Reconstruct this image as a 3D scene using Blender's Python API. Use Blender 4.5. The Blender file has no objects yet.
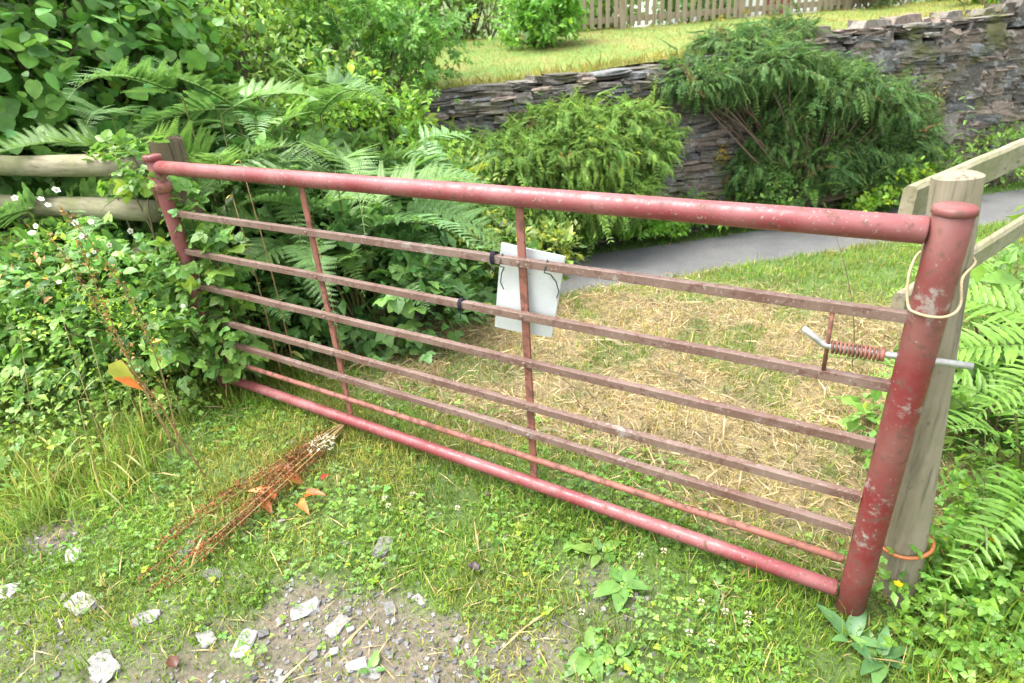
import bpy, math, random
import numpy as np
from mathutils import Vector, Matrix

rng = np.random.default_rng(7)
random.seed(7)
S = bpy.context.scene
COL = S.collection

# ------------------------------------------------------------------ camera
CAM = np.array([2.930, -1.594, 1.671])
FW = np.array([-0.48254, 0.75072, -0.45120])
RT = np.array([0.85573, 0.51391, -0.06011])
UP = np.array([-0.18675, 0.41511, 0.89040])
FPX = 595.37
cd = bpy.data.cameras.new("camera")
cd.sensor_width = 36.0
cd.lens = FPX * 36.0 / 1024.0
cd.clip_start = 0.05
cd.clip_end = 3000
cd.dof.use_dof = True
cd.dof.focus_distance = 2.15
cd.dof.aperture_fstop = 3.2
cam = bpy.data.objects.new("camera", cd)
COL.objects.link(cam)
m = Matrix.Identity(4)
for i in range(3):
    m[i][0] = RT[i]; m[i][1] = UP[i]; m[i][2] = -FW[i]; m[i][3] = CAM[i]
cam.matrix_world = m
S.camera = cam

# ------------------------------------------------------------------ sky, sun, exposure
SUN_EL, SUN_AZ = math.radians(66), math.radians(238)     # azimuth clockwise from +Y
w = bpy.data.worlds.new("World")
S.world = w
w.use_nodes = True
nt = w.node_tree
bg = nt.nodes["Background"]
sky = nt.nodes.new("ShaderNodeTexSky")
sky.sky_type = 'NISHITA'
sky.sun_disc = False
sky.sun_elevation = SUN_EL
sky.sun_rotation = SUN_AZ
sky.dust_density = 4.0
hs = nt.nodes.new("ShaderNodeHueSaturation")
hs.inputs['Saturation'].default_value = 0.25      # overcast: grey sky light
nt.links.new(sky.outputs[0], hs.inputs['Color'])
nt.links.new(hs.outputs[0], bg.inputs['Color'])
bg.inputs['Strength'].default_value = 0.15
ld = bpy.data.lights.new("sun", 'SUN')
ld.energy = 0.8
ld.angle = math.radians(40)
ld.color = (1.0, 0.96, 0.88)
sun = bpy.data.objects.new("sun", ld)
COL.objects.link(sun)
sd = Vector((math.sin(SUN_AZ) * math.cos(SUN_EL), math.cos(SUN_AZ) * math.cos(SUN_EL), math.sin(SUN_EL)))
sun.rotation_euler = sd.to_track_quat('Z', 'Y').to_euler()
S.view_settings.view_transform = 'Standard'
S.view_settings.look = 'None'
S.view_settings.gamma = 1
S.view_settings.use_curve_mapping = False
S.view_settings.exposure = 2.32

# ------------------------------------------------------------------ places
EV = np.array([0.682, 0.731]); NV = np.array([-0.731, 0.682])     # along / across the lane


def ray(px, py):
    d = FW + RT * (px - 512) / FPX - UP * (py - 341.5) / FPX
    return d


def at_z(px, py, z=0.0):
    d = ray(px, py)
    return CAM + d * ((z - CAM[2]) / d[2])


def at_d(px, py, D):
    d = ray(px, py)
    return CAM + d * (D / math.hypot(d[0], d[1]))


def at_y(px, py, y):
    d = ray(px, py)
    return CAM + d * ((y - CAM[1]) / d[1])


def at_n(px, py, n):
    d = ray(px, py)
    return CAM + d * ((n - CAM[:2] @ NV) / (d[:2] @ NV))


def W(s, n, z=0.0):
    p = s * EV + n * NV
    return np.array([p[0], p[1], z])


def sstep(a, b, x):
    t = np.clip((x - a) / (b - a), 0, 1)
    return t * t * (3 - 2 * t)


_tab = np.random.default_rng(3).random((256, 256))


def vnoise(x, y, sc=1.0, seed=0):
    x = np.asarray(x, float) * sc + seed * 17.3; y = np.asarray(y, float) * sc + seed * 9.1
    xi = np.floor(x).astype(int); yi = np.floor(y).astype(int)
    fx = x - xi; fy = y - yi
    fx = fx * fx * (3 - 2 * fx); fy = fy * fy * (3 - 2 * fy)
    g = lambda a, b: _tab[a % 256, b % 256]
    return (g(xi, yi) * (1 - fx) + g(xi + 1, yi) * fx) * (1 - fy) + (g(xi, yi + 1) * (1 - fx) + g(xi + 1, yi + 1) * fx) * fy


def fbm(x, y, sc=1.0, seed=0):
    return (vnoise(x, y, sc, seed) + .5 * vnoise(x, y, sc * 2.1, seed + 1) + .25 * vnoise(x, y, sc * 4.3, seed + 2)) / 1.75


ROADZ = -0.65


def height(x, y):
    x = np.asarray(x, float); y = np.asarray(y, float)
    n = x * NV[0] + y * NV[1]
    verge = -0.1 * np.clip(n + .3, 0, 1.3)
    t = sstep(0.74, 1.10, n + (fbm(x, y, 1.3, 5) - .5) * .12)
    h = verge * (1 - t) + ROADZ * t
    bump = (fbm(x, y, 2.2, 1) - .5) * .05 + (fbm(x, y, 9, 2) - .5) * .012
    return h + bump * (1 - t)


def dirt(x, y):
    q = (x - 1.49) * .45 + (y + .8) * -.89
    q = q - .05 + (fbm(x, y, 3.6, 8) - .5) * .85
    d = sstep(-.32, .08, q) * (1 - sstep(2.1, 2.65, x + (fbm(x, y, 3, 4) - .5) * .6))
    d = d * (.5 + .5 * sstep(1.05, 1.5, x + (fbm(x, y, 4, 14) - .5) * .4))
    d = d * .9
    d2 = sstep(.16, .07, np.hypot(x - .33, y + 1.05) + (fbm(x, y, 7, 9) - .5) * .1) * .9
    return np.maximum(d, d2)


def straw(x, y):
    n = x * NV[0] + y * NV[1]
    c = np.exp(-(((x - 1.9) * .75 + (y - 1.3) * .2) / 1.6) ** 4 - ((y - 1.4) / 1.15) ** 4)
    return np.clip(c * 1.1 * sstep(.36, .52, fbm(x, y, 3.2, 12)) + c * .35, 0, 1) * sstep(.1, .4, y + .12 * (x - 1.5)) * sstep(1.25, .9, n)


# ------------------------------------------------------------------ mesh builder
class MB:
    def __init__(s):
        s.V = []; s.F = []; s.L = []; s.C = []; s.n = 0

    def add(s, v, faces, col=(1, 1, 1)):
        v = np.asarray(v, float).reshape(-1, 3)
        if isinstance(faces, tuple):
            fl, lt = faces
        else:
            lt = np.array([len(f) for f in faces], int)
            fl = np.array([i for f in faces for i in f], int)
        col = np.asarray(col, float)
        if col.ndim == 1:
            col = np.tile(col, (len(v), 1))
        s.V.append(v); s.F.append(fl + s.n); s.L.append(lt); s.C.append(col); s.n += len(v)

    def inst(s, T, pos, R, sc, tint):
        tv, fl, lt = T
        N = len(pos)
        if N == 0: return
        sc = np.asarray(sc, float)
        if sc.ndim == 1: sc = np.repeat(sc[:, None], 3, 1)
        v = np.einsum('nij,nkj->nki', R, tv[None] * sc[:, None, :]) + pos[:, None, :]
        k = len(tv)
        F = (fl[None] + (np.arange(N) * k)[:, None]).ravel()
        s.add(v.reshape(-1, 3), (F, np.tile(lt, N)), np.repeat(tint, k, 0))

    def tmpl(s):
        return np.concatenate(s.V), np.concatenate(s.F), np.concatenate(s.L)

    def mesh(s, name, mat, smooth=False):
        me = bpy.data.meshes.new(name)
        V = np.concatenate(s.V); F = np.concatenate(s.F); L = np.concatenate(s.L); C = np.concatenate(s.C)
        me.vertices.add(len(V)); me.vertices.foreach_set('co', V.ravel())
        me.loops.add(len(F)); me.loops.foreach_set('vertex_index', F.astype(np.int32))
        me.polygons.add(len(L))
        me.polygons.foreach_set('loop_start', (np.cumsum(L) - L).astype(np.int32))
        me.polygons.foreach_set('loop_total', L.astype(np.int32))
        me.polygons.foreach_set('use_smooth', np.full(len(L), bool(smooth)))
        a = me.attributes.new('tint', 'FLOAT_COLOR', 'POINT')
        a.data.foreach_set('color', np.concatenate([C, np.ones((len(C), 1))], 1).ravel().astype(np.float32))
        me.update(calc_edges=True)
        me.materials.append(mat)
        return me

    def build(s, name, mat, parent=None, smooth=False):
        return link(name, s.mesh(name, mat, smooth), parent)


def link(name, me, parent=None):
    o = bpy.data.objects.new(name, me)
    COL.objects.link(o)
    if parent is not None:
        o.parent = parent
        o.matrix_parent_inverse = Matrix.Translation(parent.location).inverted() if parent.parent is None else Matrix.Identity(4)
    return o


def tag(o, label=None, cat=None, group=None, kind=None):
    if label: o['label'] = label
    if cat: o['category'] = cat
    if group: o['group'] = group
    if kind: o['kind'] = kind
    return o


def empty(name, loc, label, cat, group=None):
    o = bpy.data.objects.new(name, None)
    o.empty_display_size = .1
    o.location = tuple(float(c) for c in loc)
    COL.objects.link(o)
    return tag(o, label, cat, group)


def nrm(v):
    return v / np.maximum(np.linalg.norm(v, axis=-1, keepdims=True), 1e-9)


def frames(d, up):
    y = nrm(d); x = nrm(np.cross(y, up)); z = np.cross(x, y)
    return np.stack([x, y, z], -1)


def rdir(n, g=rng):
    return nrm(g.normal(size=(n, 3)))


def tube(mb, pts, rad, k=8, col=(1, 1, 1), caps=True, jit=0):
    pts = np.asarray(pts, float); n = len(pts)
    rad = np.broadcast_to(np.asarray(rad, float), (n,))
    t = nrm(np.gradient(pts, axis=0))
    ref = np.array([0, 0, 1.0]) if abs(t[0][2]) < .9 else np.array([1.0, 0, 0])
    a = nrm(np.cross(t[0], ref)); V = []
    for i in range(n):
        a = nrm(a - t[i] * (a @ t[i])); b = np.cross(t[i], a)
        th = np.arange(k) * 2 * math.pi / k
        r = rad[i] * (1 + (rng.random(k) - .5) * jit)
        V.append(pts[i] + np.outer(np.cos(th) * r, a) + np.outer(np.sin(th) * r, b))
    F = [(i * k + j, i * k + (j + 1) % k, (i + 1) * k + (j + 1) % k, (i + 1) * k + j) for i in range(n - 1) for j in range(k)]
    if caps:
        F.append(tuple(range(k - 1, -1, -1))); F.append(tuple((n - 1) * k + j for j in range(k)))
    mb.add(np.concatenate(V), F, col)


def pipe(mb, a, b, r, k=24, seg=2, bev=.004, col=(1, 1, 1)):
    """a straight round tube with softened ends"""
    a = np.asarray(a, float); b = np.asarray(b, float); L = np.linalg.norm(b - a)
    ts = [0, bev / L] + list(np.linspace(0, 1, seg + 1)[1:-1]) + [1 - bev / L, 1]
    rs = [r - bev] + [r] * (len(ts) - 2) + [r - bev]
    tube(mb, [a + (b - a) * t for t in ts], rs, k, col)


def bar(mb, a, b, w, h, up=(0, 0, 1), bev=.003, col=(1, 1, 1), seg=1, wob=0):
    """rectangular bar with chamfered edges, w across, h along up"""
    a = np.asarray(a, float); b = np.asarray(b, float)
    d = nrm(b - a); x = nrm(np.cross(d, np.asarray(up, float))); z = np.cross(x, d)
    c = [(-w / 2 + bev, -h / 2), (w / 2 - bev, -h / 2), (w / 2, -h / 2 + bev), (w / 2, h / 2 - bev),
         (w / 2 - bev, h / 2), (-w / 2 + bev, h / 2), (-w / 2, h / 2 - bev), (-w / 2, -h / 2 + bev)]
    V = []
    for i in range(seg + 1):
        p = a + (b - a) * i / seg
        o = (rng.random(2) - .5) * wob if 0 < i < seg else (0, 0)
        V += [p + x * (u + o[0]) + z * (v + o[1]) for u, v in c]
    F = [(i * 8 + j, i * 8 + (j + 1) % 8, (i + 1) * 8 + (j + 1) % 8, (i + 1) * 8 + j) for i in range(seg) for j in range(8)]
    F.append(tuple(range(7, -1, -1))); F.append(tuple(seg * 8 + j for j in range(8)))
    mb.add(V, F, col)


# ------------------------------------------------------------------ materials
def newmat(name):
    mt = bpy.data.materials.new(name); mt.use_nodes = True
    n = mt.node_tree.nodes; l = mt.node_tree.links
    return mt, n, l, n['Principled BSDF']


def ramp(n, l, fac, stops):
    r = n.new('ShaderNodeValToRGB')
    e = r.color_ramp.elements
    while len(e) > 1: e.remove(e[-1])
    e[0].position = stops[0][0]; e[0].color = (*stops[0][1], 1)
    for p, c in stops[1:]:
        q = e.new(p); q.color = (*c, 1)
    l.new(fac, r.inputs[0]); return r.outputs[0]


def noise(n, l, sc, det=4, vec=None, rough=.55):
    t = n.new('ShaderNodeTexNoise'); t.inputs['Scale'].default_value = sc; t.inputs['Detail'].default_value = det
    t.inputs['Roughness'].default_value = rough
    if vec is None:
        tc = n.new('ShaderNodeTexCoord'); vec = tc.outputs['Object']
    l.new(vec, t.inputs['Vector']); return t.outputs[0]


def mix(n, l, fac, a, b, mode='MIX'):
    x = n.new('ShaderNodeMix'); x.data_type = 'RGBA'; x.blend_type = mode
    for s, v in ((x.inputs[0], fac), (x.inputs[6], a), (x.inputs[7], b)):
        if isinstance(v, (int, float)): s.default_value = v
        elif isinstance(v, tuple): s.default_value = (*v, 1)
        else: l.new(v, s)
    return x.outputs[2]


def bump(n, l, h, p, st=.3, dist=.01):
    b = n.new('ShaderNodeBump'); b.inputs['Strength'].default_value = st; b.inputs['Distance'].default_value = dist
    l.new(h, b.inputs['Height']); l.new(b.outputs[0], p.inputs['Normal'])


def attr(n, nm='tint'):
    a = n.new('ShaderNodeAttribute'); a.attribute_name = nm; return a.outputs['Color']


def leaf_mat(name, rough=.5, transl=.3, spec=.3, var=.25, nsc=14, gain=1.0):
    mt, n, l, p = newmat(name)
    c = attr(n)
    oi = n.new('ShaderNodeObjectInfo')
    f = noise(n, l, nsc, 2)
    v = ramp(n, l, f, [(.3, ((1 - var) * gain,) * 3), (.7, ((1 + var) * gain, (1 + var * .9) * gain, (1 + var * .5) * gain))])
    c2 = mix(n, l, 1.0, c, v, 'MULTIPLY')
    ov = ramp(n, l, oi.outputs['Random'], [(0, (.8, .85, .9)), (1, (1.2, 1.12, 1.0))])
    c3 = mix(n, l, 1.0, c2, ov, 'MULTIPLY')
    l.new(c3, p.inputs['Base Color'])
    p.inputs['Roughness'].default_value = rough
    p.inputs['Specular IOR Level'].default_value = spec
    tr = n.new('ShaderNodeBsdfTranslucent')
    tc = mix(n, l, 1.0, c3, (1.15, 1.15, .75), 'MULTIPLY')
    l.new(tc, tr.inputs['Color'])
    ms = n.new('ShaderNodeMixShader'); ms.inputs[0].default_value = transl
    l.new(p.outputs[0], ms.inputs[1]); l.new(tr.outputs[0], ms.inputs[2])
    l.new(ms.outputs[0], n['Material Output'].inputs['Surface'])
    return mt


def tint_mat(name, rough=.8, nsc=30, var=.3, bst=.3, spec=.3):
    mt, n, l, p = newmat(name)
    f = noise(n, l, nsc, 5)
    v = ramp(n, l, f, [(.3, (1 - var,) * 3), (.7, (1 + var,) * 3)])
    l.new(mix(n, l, 1.0, attr(n), v, 'MULTIPLY'), p.inputs['Base Color'])
    p.inputs['Roughness'].default_value = rough
    p.inputs['Specular IOR Level'].default_value = spec
    bump(n, l, f, p, bst, .004)
    return mt


def paint_mat(name, base, base2, chip=.62, rust=.6, rough=.38, spots=.66, blot=.7):
    mt, n, l, p = newmat(name)
    f1 = noise(n, l, 5, 5); f2 = noise(n, l, 38, 5); f3 = noise(n, l, 110, 3); f4 = noise(n, l, 3.6, 9, rough=.72)
    c = ramp(n, l, f1, [(.35, base), (.65, base2)])
    c = mix(n, l, ramp(n, l, f2, [(rust, (0, 0, 0)), (rust + .08, (.8,) * 3)]), c, (.10, .045, .03))
    c = mix(n, l, ramp(n, l, f3, [(spots, (0, 0, 0)), (spots + .04, (.8,) * 3)]), c, (.25, .20, .17))
    k = ramp(n, l, f4, [(chip, (0, 0, 0)), (chip + .05, (1,) * 3)])
    k2 = ramp(n, l, f2, [(.47, (0, 0, 0)), (.54, (1,) * 3)])
    c = mix(n, l, mix(n, l, 1.0, k, k2, 'MULTIPLY'), c, (.235, .195, .17))
    l.new(c, p.inputs['Base Color'])
    r = ramp(n, l, f2, [(.4, (rough,) * 3), (.7, (rough + .35,) * 3)])
    l.new(r, p.inputs['Roughness'])
    bump(n, l, f2, p, .25, .003)
    return mt


def wood_mat(name, base, dark, green, gam=.5, sc=(30, 30, 1.6), rot=(0, 0, 0)):
    mt, n, l, p = newmat(name)
    tc = n.new('ShaderNodeTexCoord'); mp = n.new('ShaderNodeMapping')
    mp.inputs['Scale'].default_value = sc; mp.inputs['Rotation'].default_value = rot
    mp.vector_type = 'TEXTURE' if False else 'POINT'
    l.new(tc.outputs['Object'], mp.inputs['Vector'])
    g = noise(n, l, 1.6, 6, mp.outputs[0], .65)
    c = ramp(n, l, g, [(.32, dark), (.46, base), (.7, tuple(min(1, x * 1.25) for x in base))])
    f = noise(n, l, 4.5, 4); f2 = noise(n, l, 45, 4)
    c = mix(n, l, ramp(n, l, f, [(gam, (0, 0, 0)), (gam + .2, (.75,) * 3)]), c, green)
    c = mix(n, l, ramp(n, l, f2, [(.66, (0, 0, 0)), (.72, (.5,) * 3)]), c, (.09, .07, .05))
    l.new(c, p.inputs['Base Color']); p.inputs['Roughness'].default_value = .85
    p.inputs['Specular IOR Level'].default_value = .2
    bump(n, l, g, p, .5, .006)
    return mt


M = {}
M['leaf'] = leaf_mat('leaf', .38, .42, .45, gain=1.85)
M['fern'] = leaf_mat('fern_leaf', .38, .38, .45, gain=1.75)
M['needle'] = leaf_mat('needle_leaf', .5, .38, .25, gain=1.5)
M['grass'] = leaf_mat('grass_blade', .5, .35, .25, .3, 3, gain=1.25)
M['straw'] = leaf_mat('dry_straw', .6, .25, .3, .25, 4)
M['petal'] = leaf_mat('petal', .6, .3, .2, .08)
M['bark'] = tint_mat('bark', .9, 40, .4, .5)
M['rock'] = tint_mat('pale_rock', .8, 45, .25, .4)
M['rail_paint'] = paint_mat('faded_red_paint', (.18, .030, .034), (.24, .085, .085), .64, .58, .34, .635)
M['stile_paint'] = paint_mat('chipped_red_paint', (.15, .018, .021), (.165, .06, .052), .56, .555, .42, .675)
M['bar_paint'] = paint_mat('rusty_brown_paint', (.115, .058, .042), (.185, .125, .10), .575, .55, .5, .62)
M['rust'] = paint_mat('rusty_steel', (.19, .07, .045), (.26, .10, .075), .7, .5, .6, .7)
M['post_wood'] = wood_mat('weathered_post_wood', (.225, .195, .14), (.075, .062, .048), (.155, .15, .085), .47)
M['old_wood'] = wood_mat('dark_cracked_wood', (.135, .10, .07), (.035, .026, .02), (.11, .11, .05), .55, (26, 26, 2.2))
M['rail_wood'] = wood_mat('greenish_rail_wood', (.22, .20, .135), (.11, .10, .065), (.15, .16, .07), .42, (1.6, 30, 30))
M['board_wood'] = wood_mat('split_rail_wood', (.25, .225, .155), (.11, .095, .07), (.18, .18, .09), .46, (30, 2.2, 30))
M['picket_wood'] = wood_mat('picket_wood', (.26, .215, .15), (.13, .105, .075), (.19, .19, .11), .55)
mt, n, l, p = newmat('zinc'); M['zinc'] = mt
l.new(ramp(n, l, noise(n, l, 60, 4), [(.3, (.30, .29, .27)), (.7, (.48, .47, .45))]), p.inputs['Base Color'])
p.inputs['Metallic'].default_value = .55; p.inputs['Roughness'].default_value = .38
mt, n, l, p = newmat('white_board'); M['board'] = mt
f = noise(n, l, 6, 6)
c = ramp(n, l, f, [(.3, (.44, .47, .47)), (.6, (.55, .565, .56))])
c = mix(n, l, ramp(n, l, noise(n, l, 70, 3), [(.64, (0, 0, 0)), (.72, (.5,) * 3)]), c, (.30, .29, .26))
c = mix(n, l, ramp(n, l, noise(n, l, 11, 7, rough=.7), [(.54, (0, 0, 0)), (.68, (.55,) * 3)]), c, (.36, .345, .28))
l.new(c, p.inputs['Base Color']); p.inputs['Roughness'].default_value = .5
mt, n, l, p = newmat('twine_fibre'); M['twine'] = mt
l.new(ramp(n, l, noise(n, l, 200, 3), [(.3, (.30, .23, .12)), (.7, (.44, .36, .21))]), p.inputs['Base Color']); p.inputs['Roughness'].default_value = .8
mt, n, l, p = newmat('orange_cord'); M['orange'] = mt
l.new(ramp(n, l, noise(n, l, 120, 3), [(.3, (.27, .085, .025)), (.7, (.40, .14, .045))]), p.inputs['Base Color']); p.inputs['Roughness'].default_value = .6
mt, n, l, p = newmat('dark_wire'); M['wire'] = mt
p.inputs['Base Color'].default_value = (.05, .07, .065, 1); p.inputs['Roughness'].default_value = .5
# wall stone
mt, n, l, p = newmat('slate_stone'); M['stone'] = mt
f1 = noise(n, l, 7, 6); f2 = noise(n, l, 28, 5, rough=.7); f3 = noise(n, l, 2.3, 6); f4 = noise(n, l, 60, 4)
c = mix(n, l, 1.0, attr(n), ramp(n, l, f2, [(.3, (.55,) * 3), (.7, (1.45,) * 3)]), 'MULTIPLY')
c = mix(n, l, ramp(n, l, f1, [(.6, (0, 0, 0)), (.68, (.7,) * 3)]), c, (.30, .29, .28))
c = mix(n, l, ramp(n, l, f3, [(.53, (0, 0, 0)), (.63, (.8,) * 3)]), c, (.095, .10, .028))
l.new(c, p.inputs['Base Color']); p.inputs['Roughness'].default_value = .9
bump(n, l, f4, p, .5, .01)
# ground: albedo patches (soil, mossy turf, thatch) carried by the tint attribute, grain by noise
mt, n, l, p = newmat('soil_and_turf'); M['ground'] = mt
f = noise(n, l, 55, 6, rough=.7); f2 = noise(n, l, 190, 3)
c = mix(n, l, 1.0, attr(n), ramp(n, l, f, [(.3, (.5,) * 3), (.72, (1.5,) * 3)]), 'MULTIPLY')
c = mix(n, l, ramp(n, l, f2, [(.62, (0, 0, 0)), (.66, (.35,) * 3)]), c, (.20, .19, .17))
l.new(c, p.inputs['Base Color']); p.inputs['Roughness'].default_value = .95
bump(n, l, f, p, .7, .012)
mt, n, l, p = newmat('lawn_turf'); M['lawn'] = mt
f = noise(n, l, 1.6, 4); f2 = noise(n, l, 60, 5)
c = ramp(n, l, f, [(.35, (.11, .19, .035)), (.5, (.15, .205, .045)), (.66, (.21, .19, .06))])
c = mix(n, l, 1.0, c, ramp(n, l, f2, [(.3, (.7,) * 3), (.7, (1.3,) * 3)]), 'MULTIPLY')
l.new(c, p.inputs['Base Color']); p.inputs['Roughness'].default_value = .95
bump(n, l, f2, p, .8, .02)
mt, n, l, p = newmat('asphalt'); M['asphalt'] = mt
f = noise(n, l, 1.7, 7, rough=.7); f2 = noise(n, l, 170, 3); f3 = noise(n, l, 45, 3)
c = ramp(n, l, f, [(.3, (.075, .078, .08)), (.7, (.135, .133, .13))])
c = mix(n, l, 1.0, c, ramp(n, l, f2, [(.3, (.55,) * 3), (.7, (1.5,) * 3)]), 'MULTIPLY')
c = mix(n, l, ramp(n, l, f3, [(.64, (0, 0, 0)), (.70, (.8,) * 3)]), c, (.26, .25, .22))
l.new(c, p.inputs['Base Color']); p.inputs['Roughness'].default_value = .8
bump(n, l, f2, p, .5, .008)
mt, n, l, p = newmat('hill_green'); M['hill'] = mt
l.new(ramp(n, l, noise(n, l, .06, 6), [(.35, (.05, .08, .025)), (.65, (.10, .14, .045))]), p.inputs['Base Color']); p.inputs['Roughness'].default_value = 1
mt, n, l, p = newmat('white_render'); M['white'] = mt
l.new(ramp(n, l, noise(n, l, 3, 5), [(.3, (.66, .66, .65)), (.7, (.80, .80, .79))]), p.inputs['Base Color']); p.inputs['Roughness'].default_value = .8
mt, n, l, p = newmat('dark_glass'); M['glass'] = mt
p.inputs['Base Color'].default_value = (.02, .025, .03, 1); p.inputs['Roughness'].default_value = .08
mt, n, l, p = newmat('red_door_paint'); M['door'] = mt
p.inputs['Base Color'].default_value = (.18, .04, .04, 1); p.inputs['Roughness'].default_value = .4
mt, n, l, p = newmat('roof_slate'); M['slate'] = mt
l.new(ramp(n, l, noise(n, l, 6, 5), [(.3, (.09, .09, .10)), (.7, (.15, .15, .17))]), p.inputs['Base Color']); p.inputs['Roughness'].default_value = .7

# ------------------------------------------------------------------ setting: ground, road, lawn, hills
gx = np.concatenate([np.array([-1500, -400, -120, -50, -25, -14, -9, -6]), np.arange(-4.4, -1.4, .15), np.arange(-1.4, 4.6, .03), np.arange(4.6, 9, .15), np.array([10, 14, 20, 30, 60, 150, 450, 1500.])])
gy = np.concatenate([np.array([-1500, -400, -120, -50, -25, -12, -7, -4.5]), np.arange(-3.2, -1.7, .15), np.arange(-1.7, 3.0, .03), np.arange(3.0, 9, .12), np.array([10, 14, 20, 30, 60, 150, 450, 1500.])])
GX, GY = np.meshgrid(gx, gy)
gz = height(GX, GY)
nxx, nyy = len(gx), len(gy)
idx = np.arange(nxx * nyy).reshape(nyy, nxx)
q = np.stack([idx[:-1, :-1], idx[:-1, 1:], idx[1:, 1:], idx[1:, :-1]], -1).reshape(-1, 4)
dm = dirt(GX, GY)[..., None]; st = straw(GX, GY)[..., None]
soil = np.array([.125, .10, .076]) * (0.75 + .5 * fbm(GX, GY, 6, 3))[..., None]
turf = np.array([.065, .11, .020]) * (0.7 + .6 * fbm(GX, GY, 4, 6))[..., None]
that = np.array([.20, .155, .075]) * (0.7 + .6 * fbm(GX, GY, 5, 7))[..., None]
gc = turf * (1 - st) + that * st
gc = gc * (1 - dm) + soil * dm
g = MB()
g.add(np.stack([GX, GY, gz], -1).reshape(-1, 3), (q.ravel(), np.full(len(q), 4)), gc.reshape(-1, 3))
tag(g.build('ground', M['ground'], None, True), kind='structure')

r = MB()
ss = np.linspace(-14, 40, 120); nn = np.array([1.04, 1.4, 2.0, 2.7, 2.98])
V = np.array([W(s, b + (vnoise(s, 0, 1.7, 3) - .5) * (.12 if k in (0, 4) else 0), ROADZ + .012 + (.02 if k == 2 else .008 if k in (1, 3) else 0)) for s in ss for k, b in enumerate(nn)])
r.add(V, [(i * 5 + j, (i + 1) * 5 + j, (i + 1) * 5 + j + 1, i * 5 + j + 1)[::-1] for i in range(len(ss) - 1) for j in range(4)])
tag(r.build('road', M['asphalt'], None, True), kind='structure')

WN = 3.5
S0 = at_n(430, 97, WN); S1 = at_n(1000, 15, WN)
sA, sB = S0[:2] @ EV, S1[:2] @ EV


def walltop(s):
    return S0[2] + (S1[2] - S0[2]) * (np.asarray(s) - sA) / (sB - sA) + (vnoise(s, 1.5, 1.4, 2) - .5) * .10


FN = 7.0
F0 = at_n(620, 29, FN); F1 = at_n(840, 11, FN)
fA, fB = F0[:2] @ EV, F1[:2] @ EV


def fence_z(s): return F0[2] + (F1[2] - F0[2]) * (s - fA) / (fB - fA)


def lawn_z(s, n):
    s = np.clip(np.asarray(s, float), -12, 16)
    a = S0[2] + (S1[2] - S0[2]) * (s - sA) / (sB - sA) - .02; b = fence_z(s)
    t = (n - WN) / (FN - WN)
    return np.where(t < 1, a + (b - a) * np.clip(t, 0, 1), b - .02 * np.clip(n - FN, 0, 4)) + (fbm(s, n, 1.1, 4) - .5) * .06


lw = MB()
ls = np.concatenate([[-60], np.arange(-12, 18, .25), [60]]); ln = np.concatenate([np.arange(WN + .22, 9, .2), [10, 14, 25, 60]])
V = np.array([[*W(s, b)[:2], float(lawn_z(s, b))] for s in ls for b in ln]); k = len(ln)
lw.add(V, [(i * k + j, i * k + j + 1, (i + 1) * k + j + 1, (i + 1) * k + j)[::-1] for i in range(len(ls) - 1) for j in range(k - 1)])
tag(lw.build('lawn', M['lawn'], None, True), kind='structure')

hb = MB()
a = np.linspace(-.75 * math.pi, .75 * math.pi, 90) + math.atan2(NV[1], NV[0])
V = []
for i, t in enumerate(a):
    for R, hh in ((150, -3), (260, 18 + 14 * vnoise(i * .13, 0, 1, 1)), (520, 50 + 45 * vnoise(i * .09, 3, 1, 2)), (800, 0)):
        V.append((R * math.cos(t), R * math.sin(t), hh))
hb.add(V, [(i * 4 + j, i * 4 + j + 1, (i + 1) * 4 + j + 1, (i + 1) * 4 + j)[::-1] for i in range(len(a) - 1) for j in range(3)])
tag(hb.build('hills', M['hill'], None, True), kind='structure')

# ------------------------------------------------------------------ stone wall
def rock_t(seed, n=3):
    """a rounded, chipped block: surface of an n-cell cube"""
    rr = np.random.default_rng(seed); V = {}; F = []
    def vid(p):
        if p not in V: V[p] = len(V)
        return V[p]
    for ax in range(3):
        for sd_ in (0, n):
            for i in range(n):
                for j in range(n):
                    qd = []
                    for (u, v) in ((i, j), (i + 1, j), (i + 1, j + 1), (i, j + 1)):
                        p = [0, 0, 0]; p[ax] = sd_; p[(ax + 1) % 3] = u; p[(ax + 2) % 3] = v
                        qd.append(vid(tuple(p)))
                    F.append(tuple(qd) if sd_ else tuple(qd[::-1]))
    P = np.array(list(V.keys()), float) / n * 2 - 1
    P = np.sign(P) * np.abs(P) ** 1.0
    L = np.linalg.norm(P, axis=1, keepdims=True); mx = np.abs(P).max(1, keepdims=True)
    P = P * (.80 + .20 * mx / L)
    P += rr.normal(0, .085, P.shape)
    lt = np.array([4] * len(F)); fl = np.array(F).ravel()
    return P * .5 / .9, fl, lt


ROCKS = [rock_t(i) for i in range(14)]
wl = empty('stone_wall', (*W(sA + 3, WN)[:2], ROADZ), 'old grey drystone wall of slate holding up the lawn across the lane', 'wall')
core = MB(); stones = MB(); cope = MB()
sL, sR = sA - 4, sB + 5
cs = np.arange(sL, sR, .3)
Vc = []
for s in cs:
    t = float(walltop(s)) - .12
    for b, z in ((WN - .02, ROADZ - .1), (WN - .02, t), (WN + .3, t), (WN + .3, ROADZ - .1)): Vc.append(W(s, b, z))
core.add(Vc, [(i * 4 + j, (i + 1) * 4 + j, (i + 1) * 4 + j + 1, i * 4 + j + 1) for i in range(len(cs) - 1) for j in range(3)], (.035, .03, .025))
core.build('core', M['bark'], wl)
sBig = (at_n(830, 60, WN)[:2] @ EV)


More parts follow.
